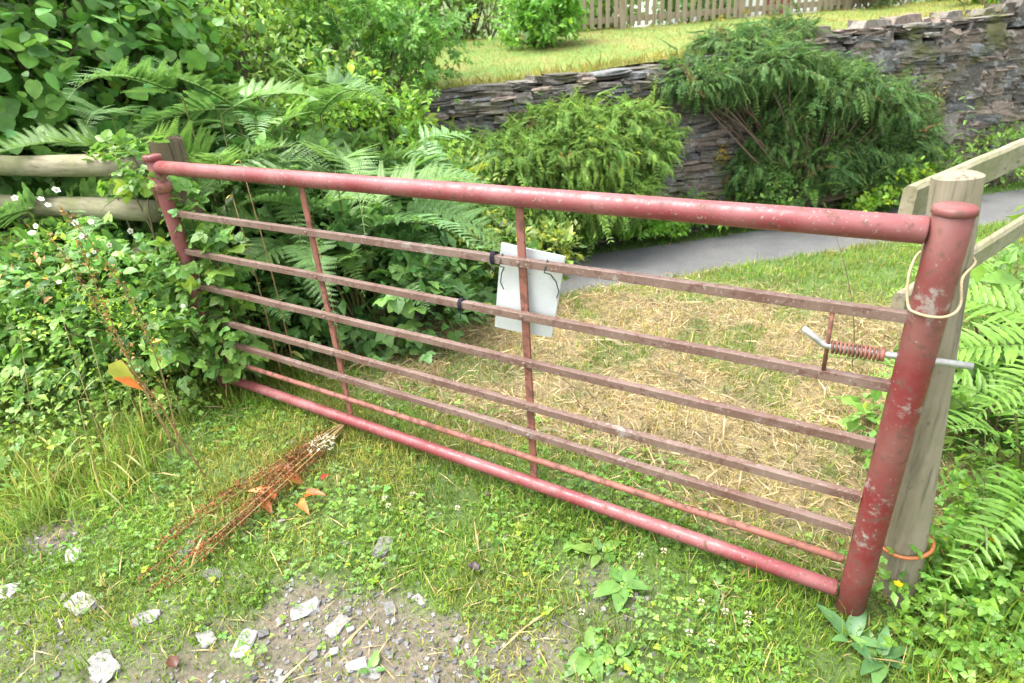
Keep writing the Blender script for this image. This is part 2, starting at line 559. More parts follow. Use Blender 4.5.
def put_stones(mb, items):
    for kk in range(len(ROCKS)):
        it = [x for i, x in enumerate(items) if i % len(ROCKS) == kk]
        if not it: continue
        pos = np.array([x[0] for x in it]); sc = np.array([x[1] for x in it]); tint = np.array([x[2] for x in it])
        R = []
        for x in it:
            ty, tz = rng.normal(0, .05), rng.normal(0, .06)
            b = np.stack([np.array([*EV, 0]), np.array([*NV, 0]), np.array([0, 0, 1.])], 1)
            rx = np.array(Matrix.Rotation(ty, 3, 'Y') @ Matrix.Rotation(tz, 3, 'Z'))
            R.append(b @ rx)
        mb.inst(ROCKS[kk], pos, np.array(R), sc, tint)


def stone_tint():
    b = rng.uniform(.06, .20)
    k = rng.random()
    t = np.array([b, b * .89, b * .78]) if k < .5 else np.array([b * 1.12, b * .88, b * .72]) if k < .8 else np.array([b * .92, b * .92, b * .92])
    return t


items = []
z = ROADZ - .02
while z < 1.75:
    hc = rng.uniform(.03, .075)
    s = sL + rng.uniform(0, .2)
    while s < sR:
        big = s > sBig - .3
        hh = hc * (1.0 if not big else 1.6); ww = rng.uniform(.12, .46) if not big else rng.uniform(.12, .5)
        zz = z + (vnoise(s, z, 1.1, 6) - .5) * .12
        if rng.random() < (.05 if not big else .20): hh *= rng.uniform(2.0, 3.4); ww *= .75
        if zz + hh / 2 < float(walltop(s + ww / 2)) - .03:
            items.append((W(s + ww / 2, WN - .04 - rng.uniform(0, .05), zz), (ww * .97, .24, hh * .97), stone_tint()))
        s += ww * .985
    z += hc * .97
put_stones(stones, items)
stones.build('stone_courses', M['stone'], wl)
items = []
s = sL
while s < sR:
    ww = rng.uniform(.14, .5); hh = rng.uniform(.03, .075) * (1.7 if s > sBig and rng.random() < .35 else 1)
    for lay in range(2):
        items.append((W(s + ww / 2 + rng.normal(0, .03), WN + .03 + rng.normal(0, .03), float(walltop(s + ww / 2)) - .035 + lay * .045 + rng.normal(0, .012)), (ww * 1.05, .34, hh), stone_tint() * .9))
    s += ww * .92
put_stones(cope, items)
for _ in range(26):
    s = rng.uniform(sBig - .4, sR); q_ = rng.uniform(.10, .26)
    items = [(W(s, WN + rng.uniform(-.04, .2), float(walltop(s)) + rng.uniform(-.02, .06)), (q_ * 1.5, .26, q_), stone_tint() * 1.1)]; put_stones(cope, items)
cope.build('coping_stones', M['stone'], wl)

# ------------------------------------------------------------------ picket fence on the lawn
pf = empty('picket_fence', F0, 'brown wooden picket fence along the top of the lawn', 'fence')
s = fA - 1.2; i = 0
while s < fB + 1.5:
    b = MB(); zb = float(fence_z(s)) + .03
    hw = .033; hh = rng.uniform(.96, 1.0)
    P = W(s, FN - .03); e = np.array([*EV, 0]); nv = np.array([*NV, 0])
    o2 = [(-hw, zb), (hw, zb), (hw, zb + hh - .06), (0, zb + hh), (-hw, zb + hh - .06)]
    V = [P + e * u + np.array([0, 0, v]) for u, v in o2] + [P + e * u + nv * .02 + np.array([0, 0, v]) for u, v in o2]
    b.add(V, [(0, 1, 2, 3, 4), (9, 8, 7, 6, 5)] + [(j, j + 5, (j + 1) % 5 + 5, (j + 1) % 5) for j in range(5)])
    b.build('picket', M['picket_wood'], pf)
    s += .142 + rng.normal(0, .004); i += 1
for zo in (.14, .74):
    b = MB()
    bar(b, W(fA - 1.3, FN + .02, float(fence_z(fA - 1.3)) + zo), W(fB + 1.6, FN + .02, float(fence_z(fB + 1.6)) + zo), .045, .09)
    b.build('rail', M['picket_wood'], pf)
s = fA + .0
for s in (fA - .02, fA + 2.2, fA + 4.4):
    b = MB(); zb = float(fence_z(s)); bar(b, W(s + .06, FN - .01, zb - .2), W(s + .06, FN - .01, zb + 1.15), .10, .10, up=(EV[0], EV[1], 0))
    b.build('post', M['picket_wood'], pf)

# ------------------------------------------------------------------ white cottage beyond the picket fence
hp = at_n(840, 4, 15.0); hs_ = hp[:2] @ EV
hz = 1.0
hs0 = hs_ - 6.0
ho = empty('cottage', W(hs0 + 5, 17, hz), 'white rendered cottage glimpsed between the pickets beyond the lawn', 'house')
b = MB()
def boxsn(mb, s0, s1, n0, n1, z0, z1, col=(1, 1, 1)):
    V = [W(s, n, z) for z in (z0, z1) for (s, n) in ((s0, n0), (s1, n0), (s1, n1), (s0, n1))]
    mb.add(V, [(3, 2, 1, 0), (4, 5, 6, 7), (0, 1, 5, 4), (1, 2, 6, 5), (2, 3, 7, 6), (3, 0, 4, 7)], col)
boxsn(b, hs0, hs0 + 9, 15.2, 20, hz - .5, hz + 2.6); b.build('wall', M['white'], ho)
b = MB()
V = [W(hs0 - .3, 14.9, hz + 2.6), W(hs0 + 9.3, 14.9, hz + 2.6), W(hs0 + 9.3, 17.6, hz + 4.6), W(hs0 - .3, 17.6, hz + 4.6), W(hs0 + 9.3, 20.3, hz + 2.6), W(hs0 - .3, 20.3, hz + 2.6)]
b.add(V, [(0, 1, 2, 3), (3, 2, 4, 5), (0, 3, 5), (1, 4, 2), (0, 5, 4, 1)]); b.build('roof', M['slate'], ho)
for s in (hs0 + 1.6, hs0 + 5.4, hs0 + 7.4):
    b = MB(); boxsn(b, s, s + .9, 15.16, 15.21, hz + .5, hz + 1.6); wn = b.build('window', M['glass'], ho)
b = MB(); boxsn(b, hs0 + 3.4, hs0 + 4.3, 15.15, 15.21, hz - .3, hz + 1.75); b.build('door', M['door'], ho)

# ------------------------------------------------------------------ the gate
gate = empty('metal_gate', (1.5, 0, .05), 'long red tubular steel field gate across the grassy entrance', 'gate')
LX = 3.085
b = MB(); pipe(b, (LX - .008, 0, 1.285), (LX + .006, 0, .025), .0405, 32, 8)
# rolled cap lip
ls_ = b.build('latch_stile', M['stile_paint'], gate, True)
b = MB(); tube(b, [(LX - .008, 0, 1.272), (LX - .008, 0, 1.275), (LX - .008, 0, 1.287), (LX - .008, 0, 1.292)], [.0405, .044, .044, .038], 32)
b.build('cap', M['stile_paint'], ls_, True)
b = MB(); pipe(b, (-.035, 0, 1.285), (-.02, 0, .04), .033, 28, 8)
hs2 = b.build('hinge_stile', M['rail_paint'], gate, True)
b = MB(); tube(b, [(-.035, 0, 1.262), (-.035, 0, 1.266), (-.035, 0, 1.287), (-.035, 0, 1.292)], [.034, .042, .042, .036], 24); b.build('cap', M['rail_paint'], hs2, True)
b = MB(); tube(b, [(-.032, 0, 1.115), (-.032, 0, 1.12), (-.032, 0, 1.16), (-.032, 0, 1.165)], [.034, .046, .046, .034], 24); 
bar(b, (-.05, .03, 1.14), (-.22, .16, 1.14), .012, .04)
tube(b, [(-.06, -.02, 1.05), (-.06, -.02, 1.2)], .013, 10)
b.build('hinge', M['rust'], hs2, True)
b = MB(); bar(b, (-.04, .03, .22), (-.2, .16, .22), .012, .04); tube(b, [(-.028, 0, .195), (-.028, 0, .2), (-.028, 0, .24), (-.028, 0, .245)], [.034, .045, .045, .034], 24)
b.build('hinge', M['rust'], hs2, True)
b = MB(); pipe(b, (-.004, 0, 1.235), (LX - .048, 0, 1.232), .0315, 28, 10); b.build('top_rail', M['rail_paint'], gate, True)
b = MB(); pipe(b, (.012, 0, .088), (LX - .040, 0, .088), .0255, 24, 10); b.build('bottom_rail', M['rail_paint'], gate, True)
for zb in (1.018, .823, .639, .455, .329):
    b = MB(); bar(b, (.004, 0, zb), (LX - .042, 0, zb), .024, .027, seg=14, wob=.002, bev=.0012)
    b.build('bar', M['bar_paint'], gate)
b = MB(); pipe(b, (.012, 0, .212), (LX - .041, 0, .212), .0125, 16, 10); b.build('rod', M['rust'], gate, True)
for xs in (.945, 1.957):
    b = MB(); bar(b, (xs, .016, 1.215), (xs, .016, .10), .010, .030, up=(1, 0, 0), bev=.002); b.build('stay', M['rust'], gate)
    for zb in (1.018, .823, .639, .455, .329):
        b = MB(); tube(b, [(xs, -.011, zb), (xs, -.0135, zb), (xs, -.016, zb)], [.009, .008, .004], 10)
        b.build('weld', M['bar_paint'], gate)
b = MB(); tube(b, [(2.883, -.006, 1.004), (2.889, -.006, .835)], .0055, 8); br = b.build('latch_bracket', M['rust'], gate, True)
b = MB(); pts = [(2.822, -.006, .948), (2.852, -.006, .928), (2.878, -.006, .911), (2.90, -.004, .907), (3.0, 0, .909), (3.195, 0, .917)]
tube(b, pts, [.009] * 6, 14); b.build('latch_bolt', M['zinc'], gate, True)
b = MB(); th = np.linspace(0, 2 * math.pi * 12, 220)
tube(b, np.stack([2.895 + .112 * th / th[-1], -.003 + .0155 * np.cos(th), .908 + .0155 * np.sin(th)], 1), .0033, 6); b.build('latch_spring', M['rust'], gate, True)
b = MB(); tube(b, [(3.006, 0, .909), (3.0065, 0, .909), (3.016, 0, .9095), (3.0165, 0, .9095)], [.01, .019, .019, .01], 14); b.build('washer', M['rust'], gate, True)

# blank board tied behind the bars
sg = empty('notice_board', (1.95, .04, .89), 'blank weathered white board tied behind the upper gate bars', 'sign')
P = [at_y(501, 243, .042), at_y(565, 257, .042), at_y(551, 338, .046), at_y(494, 327, .046)]
b = MB(); cc = sum(P) / 4
N = 10; V = []
for yy in (0, .008):
    for i in range(N + 1):
        for j in range(N + 1):
            u, v = i / N, j / N
            pt = (P[0] * (1 - u) + P[1] * u) * (1 - v) + (P[3] * (1 - u) + P[2] * u) * v
            pt = pt + np.array([0, yy - .010 * math.sin(u * math.pi) * math.sin(v * 2.6) + .004 * v, 0]); V.append(pt)
K = (N + 1) ** 2; F = []
for i in range(N):
    for j in range(N):
        a = i * (N + 1) + j; F.append((a, a + 1, a + N + 2, a + N + 1)); F.append((a + K, a + K + N + 1, a + K + N + 2, a + K + 1))
for i in range(N):
    for (a, c_) in ((i, i + 1), (N * (N + 1) + i, N * (N + 1) + i + 1), (i * (N + 1), (i + 1) * (N + 1)), (i * (N + 1) + N, (i + 1) * (N + 1) + N)):
        F.append((a, c_, c_ + K, a + K))
b.add(V, F); b.build('board', M['board'], sg, False)
for (x0, sgn) in ((1.89, -1), (2.06, 1)):
    b = MB()
    tube(b, [(x0, .034, 1.0), (x0, .0, 1.038), (x0, -.016, 1.02), (x0 - .005, -.014, .999), (x0 + .004 * sgn, .012, .985), (x0 + .02 * sgn, .018, .96), (x0 + .028 * sgn, .02, .925), (x0 + .018 * sgn, .022, .90)], .0022, 6)
    b.build('wire_tie', M['wire'], sg, True)
# baler twine scrap knotted on the bars
for (xx, zz, lab) in ((1.70, .823, 'dark blue twine knot on the third bar left of the white board'), (1.858, 1.02, 'dark blue twine knot on the second bar beside the white board')):
    b = MB(); th = np.linspace(0, 2 * math.pi * 3.2, 60)
    tube(b, np.stack([xx + .016 * th / th[-1] - .008, -.0 + .019 * np.cos(th), zz + .021 * np.sin(th)], 1), .0024, 6, (.018, .018, .032))
    tube(b, [(xx, -.018, zz - .02), (xx + .004, -.02, zz - .04), (xx - .004, -.018, zz - .052)], .002, 5, (.018, .018, .032))
    tag(b.build('twine_knot', M['bark'], None, True), lab, 'twine')

# ------------------------------------------------------------------ posts and fences
def post(name, base, top, r0, r1, mat, label, cham=.012, chew=.0):
    t = empty(name, base, label, 'post')
    base = np.array(base, float); top = np.array(top, float)
    k = 64; n = 26; V = []; ax = nrm(top - base)
    x = nrm(np.cross(ax, [0, 1, 0])); y = np.cross(ax, x)
    for i in range(n):
        f = i / (n - 1); c = base + (top - base) * f - ax * .15 * (1 - f)
        r = r0 + (r1 - r0) * f
        th = np.arange(k) * 2 * math.pi / k
        rr = r * (1 + .03 * (vnoise(np.cos(th) * 2 + 5, np.sin(th) * 2 + f * .8, 1.5, 4) - .5) * 2 + .012 * np.sin(th * 5 + f * 2) + .004 * (rng.random(k) - .5))
        zt = np.zeros(k)
        if i == n - 1: zt = (rng.random(k) - .5) * chew
        V.append(c + np.outer(rr * np.cos(th), x) + np.outer(rr * np.sin(th), y) + np.outer(zt, ax))
    for sc_, dz in ((1 - cham / r1, .006), (.55, .009), (.2, .007)):
        th = np.arange(k) * 2 * math.pi / k
        V.append(top + ax * dz + np.outer(r1 * sc_ * np.cos(th), x) + np.outer(r1 * sc_ * np.sin(th), y) + np.outer((rng.random(k) - .5) * chew, ax))
    V = np.concatenate(V); n2 = n + 3
    F = [(i * k + j, i * k + (j + 1) % k, (i + 1) * k + (j + 1) % k, (i + 1) * k + j) for i in range(n2 - 1) for j in range(k)]
    F.append(tuple((n2 - 1) * k + j for j in range(k)))
    b = MB(); b.add(V, F); b.build('shaft', mat, t, False)
    return t


PB = np.array([3.222, .155, 0.0]); PT = at_y(958, 176, .155)
post('gate_post', PB, PT, .057, .052, M['post_wood'], 'leaning round grey wooden post beside the latch end of the gate')
LP = np.array([-.265, .26, 0.0]); LPT = at_y(165, 140, .26)
post('gate_post', (LPT[0] - .0, .26, 0), LPT, .10, .085, M['old_wood'], 'thick ragged wooden post behind the hinge end of the gate', .006, .02)


def _halflog(mb, a, b, w, h, flat, seg=16):
    """split rail: D section, flat face towards `flat`"""
    a = np.asarray(a, float); b = np.asarray(b, float); d = nrm(b - a); z = np.array([0, 0, 1.]); z = nrm(z - d * (z @ d))
    f = nrm(np.asarray(flat, float) - d * (np.asarray(flat, float) @ d)); f = nrm(f - z * (f @ z))
    th = np.linspace(-math.pi / 2, math.pi / 2, 9)
    sec = [(-math.cos(t) * w, math.sin(t) * h / 2) for t in th]
    sec += [(0.0, h / 2 * u) for u in (.6, .2, -.2, -.6)]
    k = len(sec); V = []
    for i in range(seg + 1):
        c = a + (b - a) * i / seg + z * rng.normal(0, .002) + f * rng.normal(0, .002)
        V += [c + f * (u + (rng.random() - .5) * .004) + z * v for u, v in sec]
    F = [(i * k + j, i * k + (j + 1) % k, (i + 1) * k + (j + 1) % k, (i + 1) * k + j) for i in range(seg) for j in range(k)]
    F.append(tuple(range(k - 1, -1, -1))); F.append(tuple(seg * k + j for j in range(k)))
    mb.add(V, F)


rd = np.array([.37, .93, 0]); rf = np.array([-.93, .37, 0])
fr = empty('rail_fence', (3.4, 1.2, 0), 'split rail fence running back from the leaning gate post at the right', 'fence')
b = MB(); bar(b, (2.995, .235, 1.232), np.array([2.985, .21, 1.245]) + rd * 3.2, .034, .092, bev=.009, seg=30, wob=.0025); b.build('rail', M['board_wood'], fr)
b = MB(); bar(b, (3.03, .25, .945), np.array([3.01, .22, .97]) + rd * 3.2, .034, .075, bev=.009, seg=30, wob=.0025); b.build('rail', M['board_wood'], fr)
q0 = np.array([3.09, .21, 0]) + rd * 2.4
b = MB(); tube(b, [q0 + np.array([0, 0, z]) for z in (-.6, .4, 1.0, 1.38, 1.39)], [.065, .062, .06, .058, .03], 20); b.build('post', M['post_wood'], fr, True)

ldv = nrm(np.array([-.989, -.148, 0]))
fl_ = empty('rail_fence', (-1.6, -.1, 0), 'round rail fence running left from the hinge post, half buried in bramble', 'fence')
for (zz, r_) in ((1.2, .058), (.965, .060), (.70, .055)):
    b = MB(); p0 = np.array([-.34, .10, zz])
    pts = [p0 + ldv * t + np.array([0, 0, .008 * math.sin(t * 3 + zz)]) for t in np.linspace(0, 3.4, 14)]
    tube(b, pts, [r_ * .97] + [r_ * (1 + .03 * math.sin(i * 1.7)) for i in range(12)] + [r_], 18, jit=.05); b.build('rail', M['rail_wood'], fl_, True)
q0 = np.array([-.34, .2, 0]) + ldv * 2.6
b = MB(); tube(b, [q0 + np.array([0, 0, z]) for z in (-.2, .4, 1.0, 1.36, 1.37)], [.08, .075, .072, .07, .04], 20); b.build('post', M['post_wood'], fl_, True)

# twine loop round stile and post, orange cord round the post foot
b = MB()
pts = [at_y(918, 288, -.01), at_y(924, 291, -.046), at_y(936, 294, -.052), at_y(948, 292, -.045), at_y(955, 284, -.01)]
pts = [np.array([LX - .047, -.012, 1.050]), np.array([LX - .033, -.037, 1.047]), np.array([LX, -.0475, 1.046]), np.array([LX + .032, -.037, 1.050]), np.array([LX + .05, -.006, 1.066]),
       np.array([3.136, .085, 1.10]), np.array([3.158, .155, 1.125]), np.array([3.11, .218, 1.13]), np.array([3.05, .19, 1.125]), np.array([3.032, .13, 1.10]), np.array([LX - .055, .05, 1.075])]
def cr(P, n=8):
    P = np.array(P); N = len(P); out = []
    for i in range(N):
        a, b_, c, d = P[(i - 1) % N], P[i], P[(i + 1) % N], P[(i + 2) % N]
        for t in np.linspace(0, 1, n, endpoint=False):
            out.append(.5 * ((2 * b_) + (-a + c) * t + (2 * a - 5 * b_ + 4 * c - d) * t * t + (-a + 3 * b_ - 3 * c + d) * t ** 3))
    return np.array(out + [out[0]])
tube(b, cr(pts), .0032, 8, caps=False)
tag(b.build('twine_loop', M['twine'], None, True), 'pale straw coloured twine looped round the gate end and the leaning post', 'twine')
b = MB(); c0 = PB + (PT - PB) * .165; th = np.linspace(0, 2 * math.pi, 49)
tube(b, np.stack([c0[0] + .068 * np.cos(th), c0[1] + .068 * np.sin(th), c0[2] + .018 * np.cos(th) + .006 * np.sin(th)], 1), .006, 10, caps=False)
tag(b.build('cord_ring', M['orange'], None, True), 'orange cord ring lying round the foot of the leaning wooden post', 'cord')
# ================================================================== vegetation kit
def quads_t(V, F):
    lt = np.array([len(f) for f in F]); return np.array(V, float), np.array([i for f in F for i in f]), lt


def leaf_lo(w=.5, fold=.08, droop=.12):
    return quads_t([(0, 0, 0), (w / 2, .42, fold), (0, .5, 0), (-w / 2, .42, fold), (0, 1, -droop)], [(0, 1, 4, 2), (0, 2, 4, 3)])


def leaf_hi(w=.6, fold=.06, droop=.2, teeth=.0, n=7, heart=0):
    V = []; F = []
    for i in range(n + 1):
        t = i / n
        hw = w / 2 * (math.sin(math.pi * min(1, (t * .92 + .06) ** .75)) ** .8) if i < n else .004
        if i == 0: hw = w * (.06 + heart)
        if teeth and 0 < i < n: hw *= 1 + (teeth if i % 2 else -teeth)
        zc = -droop * t * t
        V += [(-hw, t - (heart * .5 if i == 0 else 0), zc + fold * hw / w * 2), (0, t, zc), (hw, t - (heart * .5 if i == 0 else 0), zc + fold * hw / w * 2)]
    for i in range(n):
        a = i * 3; F += [(a, a + 1, a + 4, a + 3), (a + 1, a + 2, a + 5, a + 4)]
    return quads_t(V, F)


def blade_t(bend, w=.045, seg=3):
    V = []; F = []
    for i in range(seg):
        t = i / seg; a = bend * t
        y = math.sin(a) / max(bend, .01); z = (1 - math.cos(a)) / max(bend, .01)
        V += [(-w * (1 - t * .7), z, y), (w * (1 - t * .7), z, y)]
    a = bend; V.append((0, (1 - math.cos(a)) / max(bend, .01), math.sin(a) / max(bend, .01)))
    for i in range(seg - 1): F.append((2 * i, 2 * i + 1, 2 * i + 3, 2 * i + 2))
    F.append((2 * seg - 2, 2 * seg - 1, 2 * seg))
    return quads_t(V, F)


def merge_t(parts):
    """parts: list of (template, 3x3 matrix with scale, offset)"""
    V = []; F = []; L = []; n = 0
    for T, R, o in parts:
        V.append(T[0] @ np.asarray(R).T + np.asarray(o)); F.append(T[1] + n); L.append(T[2]); n += len(T[0])
    return np.concatenate(V), np.concatenate(F), np.concatenate(L)


def rotz(a): return np.array(Matrix.Rotation(a, 3, 'Z'))
def rotx(a): return np.array(Matrix.Rotation(a, 3, 'X'))
def roty(a): return np.array(Matrix.Rotation(a, 3, 'Y'))


LL = leaf_lo()
LH = leaf_hi()
TRI = merge_t([(leaf_hi(.72, .06, .15, .10, 6), rotz(a) @ rotx(-.15) * s, (0, .25, 0)) for a, s in ((0, .8), (1.25, .62), (-1.25, .62))])     # bramble leaf
CLOV = merge_t([(leaf_lo(.95, .10, .0), rotz(a) * .55, (0, .0, 0)) for a in (0, 2.1, -2.1)])
# a drooping feathery shoot of a trailing conifer-like shrub
def spray_t(seed, n=13, droop=.5, ll=.13, w=.42):
    rr = np.random.default_rng(seed); parts = []
    lf = leaf_lo(w, .03, .25)
    for i in range(n):
        t = (i + .6) / n
        y = t; z = -droop * t * t
        L = ll * (1.1 - .6 * t) * rr.uniform(.8, 1.25)
        for sd_ in (-1, 1):
            a = sd_ * rr.uniform(.7, 1.15)
            parts.append((lf, rotx(-droop * t * 1.3 + rr.normal(0, .2)) @ rotz(a) @ roty(rr.normal(0, .35)) * L, (0, y, z)))
    parts.append((leaf_lo(.035, 0, droop), np.eye(3), (0, 0, 0)))
    return merge_t(parts)


SPR = [spray_t(i, 12, d, .15, .5) if False else spray_t(i, 12, d, .17, .42) for i, d in enumerate((.3, .5, .75, .45))]
BUSHT = [merge_t([(LL, rotz(a) @ rotx(b) * s, (0, y, 0)) for a, b, s, y in ((.9, .2, .42, .1), (-.9, .1, .42, .2), (.7, -.1, .45, .42), (-.8, .2, .45, .52), (.2, .3, .48, .62), (-.25, -.2, .4, .68), (1.6, .5, .36, .3), (-1.7, -.4, .36, .35))])]


def vary(base, N, dv=.18, dh=.12, yel=.0):
    """per-leaf colour: each leaf a little lighter, darker, yellower than its neighbour"""
    base = np.asarray(base, float)
    v = np.exp(rng.normal(0, dv, (N, 1)))
    c = base * v
    h = rng.normal(0, dh, (N, 1))
    c = c * np.concatenate([1 + h, 1 + h * .25, 1 - h * .4], 1)
    if yel:
        m_ = rng.random((N, 1)) < yel
        c = np.where(m_, c * np.array([1.9, 1.35, .8]), c)
    return np.clip(c, .004, .8)


def cloud(mb, ctr, rad, N, T, size, base, clumps=0, spread=.25, up=.5, out=.7, droop=0.0, dv=.2, dh=.12, yel=.02, shell=.35, flat_bottom=True, sz=.3):
    """leaves in clumps through an ellipsoid, denser towards its surface"""
    ctr = np.asarray(ctr, float); rad = np.asarray(rad, float)
    K = clumps or max(6, N // 40)
    d = rdir(K); rr = shell + (1 - shell) * rng.random(K) ** .5
    cp = d * rr[:, None]
    which = rng.integers(0, K, N)
    off = rng.normal(0, spread, (N, 3))
    u = cp[which] + off
    pos = ctr + u * rad
    o = nrm(u / rad)
    dirs = nrm(o * out + rdir(N) * .8 + np.array([0, 0, -droop]))
    ups = nrm(np.array([0, 0, up]) + o * .4 + rdir(N) * .45)
    R = frames(dirs, ups)
    s = size * np.exp(rng.normal(0, sz, N))
    cl = np.exp(rng.normal(0, .12, K))[which][:, None]
    mb.inst(T, pos, R, s, vary(base, N, dv, dh, yel) * cl)
    return ctr + cp * rad


def twigs(mb, base, tips, r=.008, col=(.10, .075, .05), sag=.1, frac=1.0):
    base = np.asarray(base, float)
    for t in tips:
        if rng.random() > frac: continue
        t = np.asarray(t, float); mid = (base + t) / 2 + rng.normal(0, .08, 3) * np.linalg.norm(t - base) + np.array([0, 0, sag * np.linalg.norm(t - base)])
        pts = [base * (1 - s) ** 2 + 2 * mid * s * (1 - s) + t * s * s for s in np.linspace(0, 1, 7)]
        tube(mb, pts, np.linspace(r, r * .3, 7), 5, col, False)


def plant(name, label, cat, base, group=None):
    return empty(name, base, label, cat, group)


def gz_(x, y): return float(height(np.array([x]), np.array([y]))[0])


# ------------------------------------------------------------------ grass (uncountable)
BL = [blade_t(b) for b in (.35, .8, 1.3, 1.8)]
def grass(name, xs, ys, N, hlen, keep, base, mat, label_tint=None, lay=0.0, wid=1.0):
    x = rng.uniform(*xs, N); y = rng.uniform(*ys, N)
    k = rng.random(N) < keep(x, y); x = x[k]; y = y[k]
    z = height(x, y); mb = MB(); n = len(x)
    L = hlen(x, y) * np.exp(rng.normal(0, .35, n))
    az = rng.uniform(0, 2 * math.pi, n); tilt = rng.normal(0, .45, n) + lay
    wi = rng.integers(0, 4, n)
    c0 = np.asarray(base(x, y, n))
    for kx in range(4):
        mm = wi == kx
        a = az[mm]; t = tilt[mm]; m_ = mm.sum()
        ca, sa, ct, s_t = np.cos(a), np.sin(a), np.cos(t), np.sin(t)
        R = np.zeros((m_, 3, 3))
        R[:, 0, 0] = ca; R[:, 0, 1] = -sa * ct; R[:, 0, 2] = sa * s_t
        R[:, 1, 0] = sa; R[:, 1, 1] = ca * ct; R[:, 1, 2] = -ca * s_t
        R[:, 2, 1] = s_t; R[:, 2, 2] = ct
        # lean towards the bend: flip so blades arch over, not under
        l3 = L[mm]; ww = np.clip(.0022 * wid * np.exp(rng.normal(0, .3, m_)) / .045, .0, 1)
        mb.inst(BL[kx], np.stack([x[mm], y[mm], z[mm] - .003], 1), R, np.stack([ww, l3, l3], 1), c0[mm])
    return tag(mb.build(name, mat), kind='stuff')


def nn_(x, y): return x * NV[0] + y * NV[1]


def gcol(x, y, n):
    f = fbm(x, y, 2.2, 21)[:, None]
    a = np.array([.115, .20, .026]); b = np.array([.19, .22, .05])
    c = a * (1 - sstep(.4, .7, f)) + b * sstep(.4, .7, f)
    c = c * np.exp(rng.normal(0, .22, (n, 1)))
    dry = rng.random((n, 1)) < .075 + .45 * straw(x, y)[:, None]
    return np.where(dry, np.array([.36, .28, .12]) * np.exp(rng.normal(0, .2, (n, 1))), c)


def keep_near(x, y):
    return (1 - .84 * dirt(x, y)) * (1 - .45 * straw(x, y)) * (.35 + .8 * sstep(.25, .6, fbm(x, y, 5, 22)))


def len_near(x, y):
    edge = np.exp(-(y / .13) ** 2) * .022
    left = sstep(.6, -.5, x) * .035
    right = sstep(3.15, 3.5, x) * .11
    return .024 + .022 * fbm(x, y, 3, 25) + edge + left + right


grass('grass', (-1.3, 4.3), (-1.75, .45), 150000, len_near, keep_near, gcol, M['grass'])
grass('grass', (-.6, 5.2), (.45, 6.0), 150000, lambda x, y: .03 + .028 * fbm(x, y, 2, 26) + .03 * sstep(.7, 1.0, nn_(x, y)), lambda x, y: keep_near(x, y) * (nn_(x, y) < 1.12), gcol, M['grass'])
# verge under the wall, on the far side of the lane
grass('grass', (-3, 8), (2, 11), 90000, lambda x, y: .03 + .05 * fbm(x, y, 2, 27), lambda x, y: ((nn_(x, y) > 2.93) & (nn_(x, y) < 3.5)) * 1.0, lambda x, y, n: vary((.085, .19, .022), n, .25, .12), M['grass'], wid=2.0)
def tuft_keep(x, y): return sstep(.35, .7, fbm(x, y, 3.5, 51)) * sstep(.35, -.05, x + .9 * (y + .5)) * sstep(-1.35, -1.0, y)
grass('long_grass', (-1.6, .5), (-1.4, -.1), 16000, lambda x, y: .09 + .10 * fbm(x, y, 4, 52), tuft_keep, lambda x, y, n: np.where(rng.random((n, 1)) < .15, np.array([.34, .29, .11]), vary((.14, .225, .04), n, .2, .1)), M['grass'], wid=1.15)
# cut grass lying dry on the verge and thin straw in the turf
def straw_keep(x, y): return np.clip(straw(x, y) * 1.1 + .02, 0, 1) * (nn_(x, y) < 1.05)
mb = MB(); N = 60000
x = rng.uniform(-.3, 4.4, N); y = rng.uniform(.05, 4.4, N); k = rng.random(N) < straw_keep(x, y); x = x[k]; y = y[k]; n = len(x)
z = height(x, y) + .006 + rng.random(n) ** 2 * .045
d = rdir(n); d[:, 2] *= .22
mb.inst(leaf_lo(.028, .0, .35), np.stack([x, y, z], 1), frames(nrm(d), np.tile([0, 0, 1.], (n, 1)) + rng.normal(0, .3, (n, 3))), .085 * np.exp(rng.normal(0, .45, n)), vary((.43, .335, .20), n, .28, .08))
tag(mb.build('cut_hay', M['straw']), kind='stuff')
mb = MB(); N = 3200
x = rng.uniform(-.9, 3.9, N); y = rng.uniform(-1.6, .3, N); k = rng.random(N) < .15 + .85 * sstep(.4, .65, fbm(x, y, 2.5, 31)); x = x[k]; y = y[k]; n = len(x)
z = height(x, y) + .004 + rng.random(n) * .022; d = rdir(n); d[:, 2] *= .15
mb.inst(leaf_lo(.04, .0, .1), np.stack([x, y, z], 1), frames(nrm(d), np.tile([0, 0, 1.], (n, 1))), .06 * np.exp(rng.normal(0, .55, n)), vary((.40, .32, .17), n, .25, .1))
tag(mb.build('dead_grass', M['straw']), kind='stuff')
# clover and other small leaves in the turf
mb = MB(); N = 30000
x = rng.uniform(-1.2, 4.2, N); y = rng.uniform(-1.7, .5, N)
k = rng.random(N) < (1 - dirt(x, y) * .93) * sstep(.38, .62, fbm(x, y, 2.6, 33)); x = x[k]; y = y[k]; n = len(x)
z = height(x, y) + .006 + rng.random(n) * .028
mb.inst(CLOV, np.stack([x, y, z], 1), frames(nrm(rdir(n) * [1, 1, .25]), np.array([0, 0, 1.]) + rng.normal(0, .25, (n, 3))), .017 * np.exp(rng.normal(0, .35, n)), vary((.10, .185, .03), n, .22, .14, .04))
tag(mb.build('clover', M['leaf']), kind='stuff')

